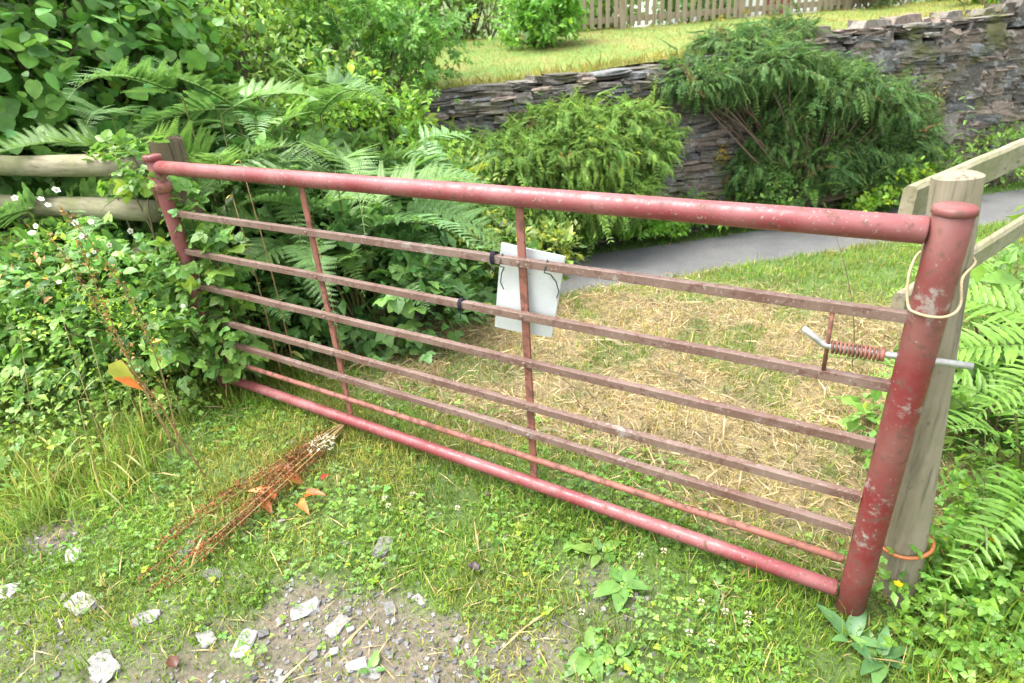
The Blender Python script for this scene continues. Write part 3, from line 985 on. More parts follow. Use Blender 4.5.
# ------------------------------------------------------------------ gravel and stones on the track
mb = MB(); N = 15000
x = rng.uniform(-.2, 3.0, N); y = rng.uniform(-1.7, -.1, N)
k = rng.random(N) < dirt(x, y) * sstep(.3, .6, fbm(x, y, 4, 41)) + .03; x = x[k]; y = y[k]
szs = .0034 * np.exp(rng.normal(0, .5, len(x)))
for kk in range(len(ROCKS)):
    i = np.arange(len(x)) % len(ROCKS) == kk; n = i.sum()
    b_ = rng.uniform(.07, .25, (n, 1))
    R = frames(rdir(n) * [1, 1, .3], np.array([0, 0, 1.]) + rng.normal(0, .3, (n, 3)))
    mb.inst(ROCKS[kk], np.stack([x[i], y[i], height(x[i], y[i]) + szs[i] * .3], 1), R, szs[i][:, None] * np.array([1.7, 1.3, .9]) * 1.3, b_ * np.array([1, .97, .93]))
tag(mb.build('gravel', M['rock']), kind='stuff')
STN = [(104, 669, 40, 'pale flat stone at the lower left, the largest in the grass', 3), (82, 606, 36, 'long white pointed stone at the left edge of the dirt track', 0), (305, 610, 27, 'chunky white stone on the dirt below the dead stalk', 1),
       (244, 643, 27, 'slanted pale wedge of stone on the bare dirt', 2), (356, 664, 20, 'whitish upright stone near the bottom edge, on gravel', 4), (384, 549, 34, 'grey flat stone sunk in the grass under the middle of the gate', 5),
       (206, 637, 22, 'small light stone between two bigger ones on the dirt', 6), (148, 620, 22, 'small cream stone by the tips of the dead stalk', 7), (186, 552, 20, 'grey stone under the seed heads of the dead stalk', 8),
       (74, 556, 20, 'white chip on the bare mud patch at the left', 9), (0, 592, 26, 'whitish stone cut by the left edge', 10), (338, 626, 24, 'tan angular stone right of the chunky white stone', 11),
       (390, 610, 18, 'small pointed grey stone on gravel below the flat grey one', 12), (372, 672, 20, 'grey stone beside the whitish upright stone', 13), (212, 575, 22, 'brownish grey stone right of the dead stalk', 0), (420, 600, 14, 'tiny white stone at the edge of the gravel', 3)]
for (px, py, wpx, lab, kk) in STN:
    p = at_z(px, py); dist = np.linalg.norm(p - CAM); sz_ = wpx * dist / FPX * (.66 if wpx < 30 else .54)
    b = MB(); g_ = rng.uniform(.19, .29); gr = 'grey' in lab
    if gr: g_ *= .6
    R = frames(np.array([[math.cos(kk), math.sin(kk), .05]]), np.array([[.1, 0, 1.]]))
    b.inst(rock_t(100 + kk + wpx, 4), np.array([[0, 0, 0.]]), R, np.array([[sz_ * .72, sz_ * 1.2, sz_ * .30]]), np.array([[g_, g_ * .97, g_ * .92]]))
    o = b.build('stone', M['rock']); o.location = (p[0], p[1], gz_(p[0], p[1]) + sz_ * .015)
    tag(o, lab, 'stone')

# ------------------------------------------------------------------ ferns
def frond_t(seed, npin=20, w=.26, droop=.55, lift=.0, bip=True, tri=True):
    rr = np.random.default_rng(seed); parts = []
    lf = leaf_lo(.42, .02, .2)
    for i in range(npin):
        t = .10 + .9 * (i + .5) / npin
        y = math.sin(t * 1.25) / 1.25 * 1.15; z = lift * t - droop * t * t
        pw = w * (1 - t) ** .8 * (min(1, (t - .02) / .18)) + .012 if not tri else w * (1 - t) ** .85 + .012
        for sd_ in (-1, 1):
            a = sd_ * (1.12 + rr.normal(0, .06) - t * .25)
            base = rotx(-droop * t * 1.5 + lift) @ roty(sd_ * (.35 + rr.normal(0, .12))) @ rotz(a)
            if bip:
                m_ = max(4, int(pw / .016))
                for j in range(m_):
                    u = (j + .5) / m_
                    pl = pw * .26 * (1 - u * .75)
                    for s2 in (-1, 1):
                        parts.append((lf, base @ rotz(s2 * 1.05) * pl * .88, base @ np.array([0, u * pw, -.10 * u * u * pw]) + np.array([0, y, z])))
                parts.append((leaf_lo(.06, 0, .1), base * pw, (0, y, z)))
            else:
                parts.append((leaf_hi(.18, .03, .25, .16, 8), base * pw, (0, y, z)))
    T = merge_t(parts)
    n = 10; st_ = []
    for i in range(n):
        t = i / (n - 1); st_.append((0, math.sin(t * 1.25) / 1.25 * 1.15, lift * t - droop * t * t - .004))
    b = MB(); tube(b, st_, np.linspace(.006, .002, n), 5, (1, 1, 1), False)
    return T, b.tmpl()


def frond_meshes(prefix, T, n, base, **kw):
    out = []
    for i in range(n):
        (V, F, L), st_ = frond_t(50 + i, droop=.25 + .16 * (i % 4), **kw)
        c = np.asarray(base) * np.exp(rng.normal(0, .10))
        # older pinnae at the base a touch darker, a few tips yellowing
        col = c * np.exp(rng.normal(0, .10, (len(V), 1))) * np.ones((len(V), 3))
        b = MB(); b.add(V, (F, L), col); b.add(st_[0], (st_[1], st_[2]), (.10, .15, .04))
        out.append(b.mesh(prefix, M['fern']))
    return out


BRK = frond_meshes('bracken_frond', None, 8, (.10, .185, .06), npin=21, w=.33)
MFERN = frond_meshes('fern_frond', None, 6, (.10, .20, .035), npin=24, w=.23, bip=False, tri=False)
LAD = frond_meshes('bracken_frond', None, 6, (.105, .195, .07), npin=27, w=.33, bip=False)
STEMB = MB(); tube(STEMB, [(0, 0, 0), (.005, 0, .4), (0, 0, .8), (.002, 0, 1.0)], [.007, .006, .005, .004], 6, (.14, .15, .045)); STEM = STEMB.mesh('stem', M['bark'])


def place(o, loc, rot, sc):
    o.matrix_parent_inverse = Matrix.Identity(4)
    o.location = loc; o.rotation_euler = rot; o.scale = (sc,) * 3


def bracken(p, h, nf, L, label, group=None, az0=None, spread=2 * math.pi, meshes=BRK, pitch=.35, cat='fern', name='bracken'):
    """stems rising from one root, each carrying a spreading frond"""
    x, y = p; z = gz_(x, y)
    t = plant(name, label, cat, (x, y, z), group)
    for i in range(nf):
        a = (az0 if az0 is not None else 0) + spread * (i + .5 * rng.random()) / nf - spread / 2
        hh = h * rng.uniform(.6, 1.05)
        lean = rng.uniform(.05, .2)
        mm_ = LAD if (meshes is BRK and rng.random() < .55) else meshes
        o = link('frond', mm_[int(rng.integers(len(mm_)))], t)
        d = np.array([-math.sin(a), math.cos(a)])
        top = (d[0] * lean, d[1] * lean, hh)
        place(o, top, (pitch + rng.normal(0, .2), rng.normal(0, .25), a), L * rng.uniform(.75, 1.15))
        if h > .25:
            s_ = link('stem', STEM, t)
            dv_ = Vector(top)
            s_.matrix_parent_inverse = Matrix.Identity(4)
            s_.rotation_euler = dv_.to_track_quat('Z', 'Y').to_euler(); s_.scale = (1, 1, dv_.length)
    return t


GB = 'bracken growing behind the hinge end of the gate'
LB = 'green bracken with feathery arching fronds behind the gate and left fence'
def crown(px, py, D, nf, L, lab=LB, grp=GB, az0=None, spread=2 * math.pi, pitch=.35):
    p = at_d(px, py, D); x, y = p[0], p[1]; z = gz_(x, y)
    return bracken((x, y), max(.2, p[2] - z), nf, L * 1.12, lab, grp, az0, spread, pitch=pitch)


crown(118, 118, 4.9, 7, .85)
crown(195, 105, 4.3, 8, .85)
crown(258, 125, 4.3, 8, .75)
crown(330, 165, 3.8, 8, .75)
crown(385, 190, 4.1, 8, .7)
crown(300, 215, 3.8, 8, .55)
crown(375, 255, 3.7, 7, .55)
crown(425, 195, 4.7, 8, .65)
crown(250, 90, 4.7, 8, .8)
crown(355, 120, 4.6, 8, .75)
crown(150, 160, 4.4, 7, .65)
crown(400, 140, 4.9, 7, .65)
crown(340, 240, 3.9, 7, .5)
crown(215, 175, 4.0, 7, .62)
crown(70, 150, 5.3, 6, .8)
crown(430, 245, 4.2, 7, .5)
crown(300, 80, 4.9, 7, .8)
crown(460, 225, 4.6, 6, .5)
crown(258, 285, 3.65, 6, .42)

# ferns at the right and by the wall
def fern(px, py, D, nf, L, label, pitch=.75, base=None):
    p = at_d(px, py, D) if base is None else base
    return bracken((p[0], p[1]), .12, nf, L, label, None, None, meshes=MFERN, pitch=pitch, name='fern')


bracken((3.60, .72), .42, 12, .66, 'large bright green fern with ladder-like fronds right of the leaning post', None, None, meshes=MFERN, pitch=.62, name='fern')
bracken((3.92, .55), .25, 10, .6, 'fern at the right edge below the rail fence', None, None, meshes=MFERN, pitch=.5, name='fern')
bracken((3.70, .92), .72, 9, .62, 'tall fern with fronds arching beside the top of the leaning post', None, None, meshes=MFERN, pitch=.45, name='fern')
bracken((3.62, 1.75), .62, 9, .55, 'fern on the verge beyond the lower rail at the right edge', None, None, meshes=MFERN, pitch=.5, name='fern')
def wall_fern(px, py, n, L, label, nf=6):
    p = at_n(px, py, n); t = plant('fern', label, 'fern', p)
    for i in range(nf):
        a = 2 * math.pi * (i + rng.random() * .5) / nf
        o = link('frond', MFERN[i % len(MFERN)], t); place(o, (0, 0, 0), (.6 + rng.normal(0, .2), 0, a), L * rng.uniform(.8, 1.2))
    return t
wall_fern(808, 190, 3.0, .42, 'small upright fern under the dark shrub beside the lane')
wall_fern(742, 200, 3.2, .38, 'pale fern at the foot of the wall right of the mossy stones')
wall_fern(690, 200, 3.2, .34, 'pale fern at the foot of the mossy stones between the two shrubs')
wall_fern(815, 222, 2.95, .30, 'little fern at the lane edge above the top rail')

# ------------------------------------------------------------------ bramble and weeds at the left
def blob_plant(name, label, cat, blobs, T, size, base, tot, mat=None, stemcol=(.12, .10, .05), group=None, foot=None, twig=.5, **kw):
    c0 = np.array(blobs[0][0], float)
    ft = c0[:2] if foot is None else foot
    fx, fy = ft[0], ft[1]; fz = ft[2] if len(ft) == 3 else gz_(fx, fy)
    t = plant(name, label, cat, (fx, fy, fz), group)
    f = MB(); s_ = MB(); vol = sum(np.prod(b[1]) ** (2 / 3) for b in blobs)
    for c, r_ in blobs:
        n = int(tot * np.prod(r_) ** (2 / 3) / vol)
        Ts = T if isinstance(T, list) else [T]
        for q_ in Ts:
            cl = cloud(f, c, r_, n // len(Ts), q_, size, base, **kw)
        twigs(s_, (c[0] * .5 + fx * .5, c[1] * .5 + fy * .5, fz), cl, .006 + .01 * max(r_), stemcol, .1, twig)
    f.build('foliage', mat or M['leaf'], t)
    s_.build('stems', M['bark'], t)
    return t


br1 = blob_plant('bramble', 'bright green bramble thicket with white flowers in front of the left rails', 'bramble',
    [((-.62, -.05, .45), (.62, .32, .42)), ((-1.45, -.3, .45), (.75, .45, .42)), ((-.30, .10, .35), (.30, .26, .34)), ((-1.0, -.35, .3), (.75, .35, .32)), ((-.95, -.15, .80), (.35, .12, .16))],
    [TRI, LL], .052, (.115, .205, .045), 14000, up=.9, out=.5, spread=.2, yel=.03, sz=.35)
b = MB()
for i in range(34):                                     # arching bramble canes
    x0 = rng.uniform(-1.9, .05); y0 = rng.uniform(-.35, .2); a = rng.uniform(0, 6.28); L_ = rng.uniform(.35, .9)
    p0 = np.array([x0, y0, gz_(x0, y0)]); p2 = p0 + np.array([math.cos(a) * L_ * .6, math.sin(a) * L_ * .35 - .1, rng.uniform(.35, .95)]); p1 = (p0 + p2) / 2 + np.array([0, 0, .35])
    tube(b, [p0 * (1 - u) ** 2 + 2 * p1 * u * (1 - u) + p2 * u * u for u in np.linspace(0, 1, 10)], np.linspace(.0045, .002, 10), 5, (.16, .13, .06) if i % 3 else (.20, .09, .06), False)
b.build('canes', M['bark'], br1)
b = MB()
cloud(b, (-.75, -.22, .62), (.7, .28, .34), 900, LH, .05, (.06, .14, .035), clumps=26, spread=.16, up=.9)
cloud(b, (-.55, -.30, .40), (.65, .28, .34), 1500, LL, .026, (.15, .25, .035), clumps=40, spread=.14, up=.9, yel=.05)
cloud(b, (-.8, -.30, .6), (.8, .25, .4), 160, LL, .03, (.30, .17, .07), clumps=24, spread=.10)
b.build('mixed_leaves', M['leaf'], br1)
FL = MB()
pet = leaf_hi(1.05, .02, .1, 0, 4)
def flower_mesh(name, col, ctr, n=5, s=1.0):
    b = MB()
    for i in range(n):
        b.inst(pet, np.zeros((1, 3)), (rotz(i * 2 * math.pi / n) @ rotx(.25))[None], np.array([s]), np.array([col]))
    b.inst(rock_t(5, 2), np.array([[0, 0, .06 * s]]), np.eye(3)[None], np.array([.42 * s]), np.array([ctr]))
    return b.mesh(name, M['petal'])
WF = flower_mesh('flower', (.72, .70, .68), (.40, .36, .12))
for (px, py) in ((41, 199), (56, 190), (75, 223), (91, 222), (94, 252), (109, 245), (59, 282), (183, 306), (136, 356), (95, 372), (32, 233), (130, 231), (36, 226), (15, 198), (82, 236), (48, 205)):
    d_ = ray(px, py); d_ = d_ / np.linalg.norm(d_)
    p = at_y(px, py, -.28 if px < 130 else -.16)
    if px < 60: p = at_y(px, py, -.55)
    o = link('flower', WF, br1); o.matrix_parent_inverse = Matrix.Translation(br1.location).inverted()
    o.location = tuple(p); v = Vector(tuple(-d_ + rng.normal(0, .35, 3) + np.array([0, 0, .5])))
    o.rotation_euler = v.to_track_quat('Z', 'Y').to_euler(); o.scale = (.0145 * rng.uniform(.8, 1.2),) * 3

blob_plant('bramble', 'bramble shoots climbing over the hinge post of the gate', 'bramble', [((-.02, .10, .98), (.14, .10, .15)), ((-.10, .0, .72), (.16, .16, .2)), ((.10, .10, .62), (.12, .14, .22)), ((.06, .08, .35), (.16, .18, .22)), ((-.16, .02, 1.2), (.13, .12, .07)), ((-.42, .02, 1.22), (.26, .12, .10))], [TRI], .06, (.10, .19, .045), 620, up=.8, spread=.3)
blob_plant('weed_patch', 'low leafy weeds spreading from the bramble onto the grass at the left', 'weeds', [((-.85, -.60, .12), (.65, .40, .18)), ((-.3, -.30, .10), (.40, .24, .16)), ((-.3, -.85, .05), (.45, .30, .07)), ((-1.5, -.9, .2), (.7, .5, .3))], [TRI, LL, CLOV], .027, (.125, .205, .045), 8000, up=1.0, out=.4, spread=.22, yel=.04, sz=.4)
blob_plant('undergrowth', 'mid green undergrowth beneath the bracken behind the gate', 'undergrowth', [((.1, .95, .30), (.75, .45, .38)), ((-.7, 1.0, .5), (.8, .6, .6)), ((-.5, 2.0, .4), (.8, .7, .6)), ((.35, 1.85, .1), (.5, .4, .35)), ((-1.9, 1.2, .7), (1.1, .8, .7))], [TRI, LL], .075, (.09, .175, .048), 15000, up=.8, spread=.2, sz=.4)
blob_plant('weed_patch', 'yellowish leafy weeds between the bracken and the white board', 'weeds', [(tuple(at_d(475, 235, 4.4) - np.array([0, 0, .12])), (.42, .36, .32)), (tuple(at_d(440, 190, 4.9) - np.array([0, 0, .1])), (.45, .4, .36)), (tuple(at_d(545, 235, 5.0) - np.array([0, 0, .15])), (.25, .25, .22))], [LL], .06, (.14, .20, .04), 3600, up=.6, spread=.22, yel=.1, foot=tuple(at_d(475, 270, 4.4)[:2]))

# ------------------------------------------------------------------ shrubs on the wall
def drape(name, label, blobs, base, tot, size, foot, dead=.03):
    t = plant(name, label, 'shrub', foot)
    f = MB(); s_ = MB(); vol = sum(np.prod(b[1]) ** (2 / 3) for b in blobs)
    for c, r_ in blobs:
        n = int(tot * np.prod(r_) ** (2 / 3) / vol)
        for T in SPR:
            cl = cloud(f, c, r_, n // 4, T, size, base, clumps=max(10, n // 24), spread=.11, up=1.0, out=.9, droop=.3, dv=.24, dh=.12, yel=.01, shell=.45, sz=.35)
        for _ in range(9):      # longer arching arms that break the outline
            dv_ = nrm(rng.normal(0, 1, 3) * [1, 1, .45] + [0, 0, .25]); c_ = np.array(c); tip = c_ + dv_ * np.array(r_) * rng.uniform(1.25, 1.7) - [0, 0, .06]
            md = (c_ + tip) / 2 + [0, 0, .10]; U = rng.uniform(.45, 1, 34)[:, None]
            Pa = c_ * (1 - U) ** 2 + 2 * md * U * (1 - U) + tip * U * U
            tn = nrm(2 * (md - c_) * (1 - U) + 2 * (tip - md) * U)
            f.inst(SPR[_ % 4], Pa, frames(nrm(tn + rdir(34) * .55 + [0, 0, -.25]), np.array([0, 0, 1.]) + rng.normal(0, .3, (34, 3))), size * rng.uniform(.6, 1.2, 34), vary(np.array(base) * 1.1, 34, .2, .12))
            tube(s_, [c_ * (1 - u) ** 2 + 2 * md * u * (1 - u) + tip * u * u for u in np.linspace(0, 1, 7)], np.linspace(.008, .002, 7), 5, (.13, .09, .06), False)
        twigs(s_, foot, cl[: len(cl) // 2], .02, (.13, .09, .06), .05, .7)
    for c, r_ in blobs:      # inner leaf fill, a little darker than the shoots
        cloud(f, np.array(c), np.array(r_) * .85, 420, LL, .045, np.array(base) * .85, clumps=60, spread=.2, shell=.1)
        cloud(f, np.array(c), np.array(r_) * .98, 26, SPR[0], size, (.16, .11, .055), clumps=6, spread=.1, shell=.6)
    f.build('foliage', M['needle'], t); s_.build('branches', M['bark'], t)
    return t


def nb(px, py, n, rs, rn, rz): return (at_n(px, py, n), (max(rs, rn) * .8 + .1, max(rs, rn) * .8 + .1, rz))


L1 = [nb(575, 150, 3.15, .62, .4, .34), nb(635, 150, 3.22, .4, .3, .30), nb(510, 160, 3.15, .5, .35, .30), nb(470, 165, 3.2, .4, .3, .25), nb(445, 150, 3.3, .3, .25, .16), nb(600, 190, 3.12, .60, .3, .34), nb(530, 205, 3.05, .45, .3, .25), nb(560, 118, 3.3, .4, .3, .18), nb(620, 118, 3.35, .42, .3, .18)]
drape('trailing_shrub', 'mounded light green trailing shrub against the wall above the white board', L1, (.105, .19, .045), 19000, .125, at_n(590, 225, 3.2))
L2 = [nb(760, 65, 3.3, .6, .45, .20), nb(695, 78, 3.35, .40, .35, .17), nb(825, 85, 3.2, .6, .45, .24), nb(878, 105, 3.25, .42, .4, .26), nb(735, 42, 3.7, .4, .35, .12), nb(780, 32, 3.8, .3, .3, .10), nb(790, 105, 3.3, .5, .4, .24), nb(850, 145, 3.38, .45, .3, .36), nb(905, 140, 3.3, .3, .3, .28), nb(770, 140, 3.32, .35, .25, .26), nb(820, 160, 3.22, .45, .3, .3), nb(875, 165, 3.2, .4, .3, .3), nb(750, 170, 3.3, .25, .2, .2), nb(715, 82, 3.3, .35, .3, .13)]
drape('trailing_shrub', 'large dark green trailing shrub hanging over the wall at the upper right', L2, (.07, .135, .042), 20000, .14, at_n(800, 205, 3.25))
blob_plant('shrub', 'dark leafy undergrowth beneath the large trailing shrub', 'undergrowth', [nb(770, 185, 3.2, .5, .3, .26), nb(850, 185, 3.2, .5, .3, .30), nb(690, 215, 3.2, .3, .2, .14), nb(800, 150, 3.38, .5, .2, .3), nb(910, 165, 3.25, .3, .2, .3)], [LL, BUSHT[0]], .065, (.055, .115, .028), 4200, foot=tuple(at_n(800, 215, 3.2)), spread=.22)
blob_plant('loosestrife', 'yellow green leafy plant at the lane edge behind the leaning post', 'plant', [nb(888, 178, 2.98, .30, .25, .24), nb(905, 160, 3.1, .2, .2, .15), nb(860, 200, 2.98, .25, .2, .12)], [LH], .075, (.12, .22, .03), 1300, foot=tuple(at_n(888, 205, 3.0)), yel=.10, spread=.25)
blob_plant('weed_patch', 'lush bright green weeds along the far lane edge below the light shrub', 'weeds', [nb(600, 232, 3.0, .06, .05, .07), nb(680, 226, 3.0, .06, .05, .07), nb(640, 229, 3.0, .06, .05, .08), nb(760, 207, 3.2, .3, .05, .09), nb(560, 238, 3.0, .06, .05, .08), nb(620, 230, 3.02, .06, .05, .08), nb(660, 228, 3.02, .06, .05, .08), nb(580, 235, 3.02, .06, .05, .08), nb(720, 212, 3.2, .3, .05, .09)], [LL, CLOV], .06, (.11, .23, .03), 4200, foot=tuple(at_n(650, 235, 3.0)), up=.9, spread=.25)
# small plants rooted in the wall
for (px, py, rr_, lab, bc) in ((650, 150, .16, 'tuft of green leaves rooted in the wall between the shrubs', (.06, .14, .03)), (720, 150, .12, 'mossy yellow cushion on the wall between the shrubs', (.22, .17, .03)),
                               (640, 105, .10, 'yellowish stonecrop on the wall beside the light shrub', (.24, .20, .04)), (930, 95, .14, 'straw coloured tuft hanging from the wall at the right', (.26, .22, .09))):
    p = at_n(px, py, 3.40); blob_plant('wall_plant', lab, 'plant', [(p, (rr_, rr_, rr_ * .8))], [LL], .05, bc, 320, foot=tuple(p + np.array([0, 0, -.05])), spread=.3)

blob_plant('weed_patch', 'straggling weeds along the foot of the bare wall at the right', 'weeds', [nb(945, 175, 3.2, .35, .2, .3), nb(1010, 155, 3.2, .4, .2, .34), nb(975, 150, 3.3, .25, .2, .26), nb(1060, 160, 3.2, .35, .2, .3), nb(990, 140, 3.35, .2, .1, .2)], [LL, BUSHT[0]], .06, (.10, .19, .045), 2600, foot=tuple(at_n(990, 200, 3.2)), spread=.25)
mb = MB(); N = 260                                      # leaf litter and grit on the lane
s_ = rng.uniform(-2, 9, N); n_ = np.where(rng.random(N) < .6, 1.15 + rng.random(N) ** 2 * .5, 2.98 - rng.random(N) ** 2 * .5)
P = s_[:, None] * EV + n_[:, None] * NV
mb.inst(leaf_lo(.6, .15, .2), np.concatenate([P, np.full((N, 1), ROADZ + .035)], 1), frames(rdir(N) * [1, 1, .2], np.array([0, 0, 1.]) + rng.normal(0, .2, (N, 3))), .035 * np.exp(rng.normal(0, .4, N)), vary((.24, .17, .08), N, .4, .15))
tag(mb.build('leaf_litter', M['straw']), kind='stuff')

# ------------------------------------------------------------------ lawn, its bush and the hedge behind
mb = MB(); N = 60000
s_ = rng.uniform(sA - 3, sB + 5, N); n_ = WN + .15 + rng.random(N) ** 1.3 * 4.2
z = lawn_z(s_, n_); P = s_[:, None] * EV + n_[:, None] * NV
c = vary((.20, .215, .055), N, .2, .1); c = np.where(rng.random((N, 1)) < .3, c * [1.3, .95, 1.1], c)
mb.inst(leaf_lo(.10, 0, .3), np.concatenate([P, z[:, None] - .004], 1), frames(nrm(rng.normal(0, .5, (N, 3)) * [1, 1, .2] + [0, 0, .8]), rdir(N)), .035 * np.exp(rng.normal(0, .35, N)) * (1 + 1.3 * (n_ < WN + .4)), c)
tag(mb.build('lawn_grass', M['grass']), kind='stuff')

def round_bush(name, label, px, py, n, r_, rz, base, tot, size, T=[LL], **kw):
    p = at_n(px, py, n); s = p[:2] @ EV; zf = float(lawn_z(s, n))
    c = np.array([p[0], p[1], zf + rz * .75])
    bl = [(c, (r_, r_, rz))] + [(c + np.array([rng.normal(0, .5) * r_, rng.normal(0, .5) * r_, rng.normal(.1, .3) * rz]), (r_ * .55, r_ * .55, rz * .55)) for _ in range(5)]
    return blob_plant(name, label, 'shrub', bl, T, size, base, tot, foot=(p[0], p[1], zf), spread=.14, shell=.55, **kw)


round_bush('shrub', 'rounded bright green shrub on the lawn in front of the picket fence', 535, 45, 6.0, .62, .50, (.085, .19, .035), 4200, .085)
round_bush('shrub', 'low dark green shrub at the end of the picket fence', 868, 4, 6.8, .55, .40, (.045, .085, .02), 2600, .06)
round_bush('shrub', 'light green leafy shrub on the lawn edge at the upper right', 985, 0, 5.0, .5, .35, (.10, .20, .03), 1400, .09)
round_bush('shrub', 'dark clipped shrub beyond the wall at the top right', 940, 0, 7.5, .9, .6, (.05, .085, .025), 2600, .07)
for (px, n, r_, rz, lab, bc) in ((470, 8.6, 1.2, 1.1, 'pale green bushy shrub behind the left end of the picket fence', (.13, .20, .055)), (600, 9.3, 1.1, .9, 'mid green shrub behind the pickets above the rounded shrub', (.085, .16, .035)),
                                 (690, 9.0, .9, .75, 'soft green shrub behind the middle of the picket fence', (.11, .19, .05)), (385, 8.0, 1.5, 1.6, 'tall light green shrub left of the lawn', (.11, .19, .045))):
    round_bush('shrub', lab, px, 20, n, r_, rz, bc, 3600, .11)
for (px, py, lab) in ((658, 30, 'yellow flower at the foot of the picket fence'), (667, 31, 'second yellow flower right of the one at the picket foot'), (746, 12, 'yellow flower in front of the pickets above the large shrub'), (720, 18, 'pale yellow flower left of the one above the large shrub')):
    p = at_n(px, py, 6.9); t = plant('garden_flower', lab, 'flower', (p[0], p[1], p[2] - .2))
    b = MB(); tube(b, [(p[0], p[1], p[2] - .2), (p[0] + .01, p[1], p[2])], .006, 5, (.07, .13, .03)); b.build('stem', M['bark'], t)
    b = MB(); cloud(b, p, (.035, .035, .035), 30, LL, .035, (.50, .40, .05), clumps=6, dv=.1, dh=.03); b.build('petals', M['petal'], t)

# ------------------------------------------------------------------ trees and tall shrubs at the left and behind
def tree(name, label, foot, h, blobs, T, size, base, tot, trunk_r=.06, mat=None, cat='tree', group=None, **kw):
    foot = np.asarray(foot, float); t = plant(name, label, cat, foot, group)
    top = np.array(blobs[0][0], float); tk = MB(); cr_ = MB()
    tube(tk, [foot + (top - foot) * u + np.array([math.sin(u * 5) * .06, math.cos(u * 4) * .05, 0]) * h * .2 for u in np.linspace(0, 1, 8)], np.linspace(trunk_r, trunk_r * .35, 8), 9, (.16, .13, .10), True, .15)
    vol = sum(np.prod(b[1]) ** (2 / 3) for b in blobs)
    for c, r_ in blobs:
        n = int(tot * np.prod(r_) ** (2 / 3) / vol)
        Ts = T if isinstance(T, list) else [T]
        for q_ in Ts: cl = cloud(cr_, c, r_, n // len(Ts), q_, size, base, **kw)
        twigs(tk, foot + (top - foot) * .55, cl, trunk_r * .3, (.15, .12, .09), .08, .6)
    tk.build('trunk', M['bark'], t, True); cr_.build('crown', mat or M['leaf'], t)
    return t


HAZ = leaf_hi(.95, .04, .18, .04, 8, .12)
def bl(px, py, D, r_, rz): return (at_d(px, py, D), (r_, r_, rz))


tree('hazel', 'hazel with large rounded dark green leaves at the upper left', (*at_d(30, 200, 5.9)[:2], 0), 2.2, [bl(50, 60, 5.9, 1.0, .75), bl(5, 110, 5.7, .7, .55), bl(110, 30, 6.0, .8, .6), bl(30, -10, 5.8, 1.0, .7), bl(-60, 60, 5.8, 1.0, .9), bl(80, 110, 6.0, .5, .4)], HAZ, .085, (.075, .165, .042), 6500, .05, up=.9, out=.5, droop=.25, spread=.2, clumps=60)
tree('small_tree', 'dark dense tree behind the hazel at the upper left', (*at_d(100, 200, 7.4)[:2], 0), 3, [bl(110, 60, 7.4, 1.1, .9), bl(170, 40, 7.4, .8, .8), bl(20, 60, 7.4, 1.2, 1.1), bl(120, -30, 7.4, 1.2, .9), bl(70, 130, 7.2, .9, .6), bl(-80, 60, 7.4, 1.3, 1.2)], [LL, LH], .11, (.06, .125, .026), 7000, .09, spread=.18)
tree('small_tree', 'light yellowish green sapling above the bracken at the top left', (*at_d(235, 240, 6.4)[:2], -.2), 2.4, [bl(225, 70, 6.4, .75, .6), bl(270, 45, 6.6, .7, .6), bl(180, 55, 6.5, .6, .5), bl(240, 5, 6.8, .8, .6), bl(300, 90, 6.3, .55, .4), bl(170, -20, 6.8, .9, .7), bl(250, 120, 6.1, .6, .4)], [LL], .075, (.16, .26, .065), 5200, .05, spread=.18)
tree('small_tree', 'airy fine leaved green tree left of the lawn at the top', (*at_d(365, 200, 7.0)[:2], -.5), 2.6, [bl(370, 55, 6.9, .75, .5), bl(340, 20, 7.2, .8, .6), bl(410, 50, 6.8, .5, .3), bl(320, 80, 6.8, .55, .4), bl(395, 15, 7.2, .6, .4), bl(370, -30, 7.2, .9, .6)], [BUSHT[0]], .11, (.11, .215, .05), 3200, .05, spread=.2)
tree('shrub', 'green shrub at the foot of the airy tree by the end of the wall', (*at_d(395, 170, 6.2)[:2], -.6), 1, [bl(345, 115, 6.2, .6, .4), bl(390, 120, 6.3, .45, .3), bl(300, 130, 6.0, .5, .35), bl(420, 160, 6.0, .4, .3)], [LL], .065, (.13, .235, .04), 4500, .03, cat='shrub', spread=.18)
# taller trees farther back, closing the view over the garden and the lane
for i, (px, D, h, r_, lab) in enumerate(((-140, 9, 5, 2.2, 'broad dark tree beyond the left fence'), (60, 11, 5.5, 2.6, 'tall tree behind the hazel'), (230, 12, 5, 2.4, 'tall pale tree behind the sapling'), (380, 14, 5, 2.3, 'tree standing beyond the left end of the lawn'), (520, 19, 6, 2.6, 'tree beyond the rounded lawn shrub'), (660, 22, 6.5, 2.8, 'tree in the garden beyond the pickets'), (980, 18, 6, 2.6, 'tree beyond the wall at the upper right'), (1150, 15, 6, 2.6, 'tree beyond the right end of the wall'))):
    f = at_d(px, 300, D); zf = 0.0 if px < 350 else 1.0
    c = np.array([f[0], f[1], zf + h * .62])
    tree('garden_tree', lab, (f[0], f[1], zf - .3), h, [(c, (r_, r_, h * .38))] + [(c + rdir(1)[0] * r_ * .6, (r_ * .6, r_ * .6, h * .25)) for _ in range(4)], [LL], .20, (.10, .18, .04) if i % 2 else (.13, .21, .05), 5200, .16, spread=.15)

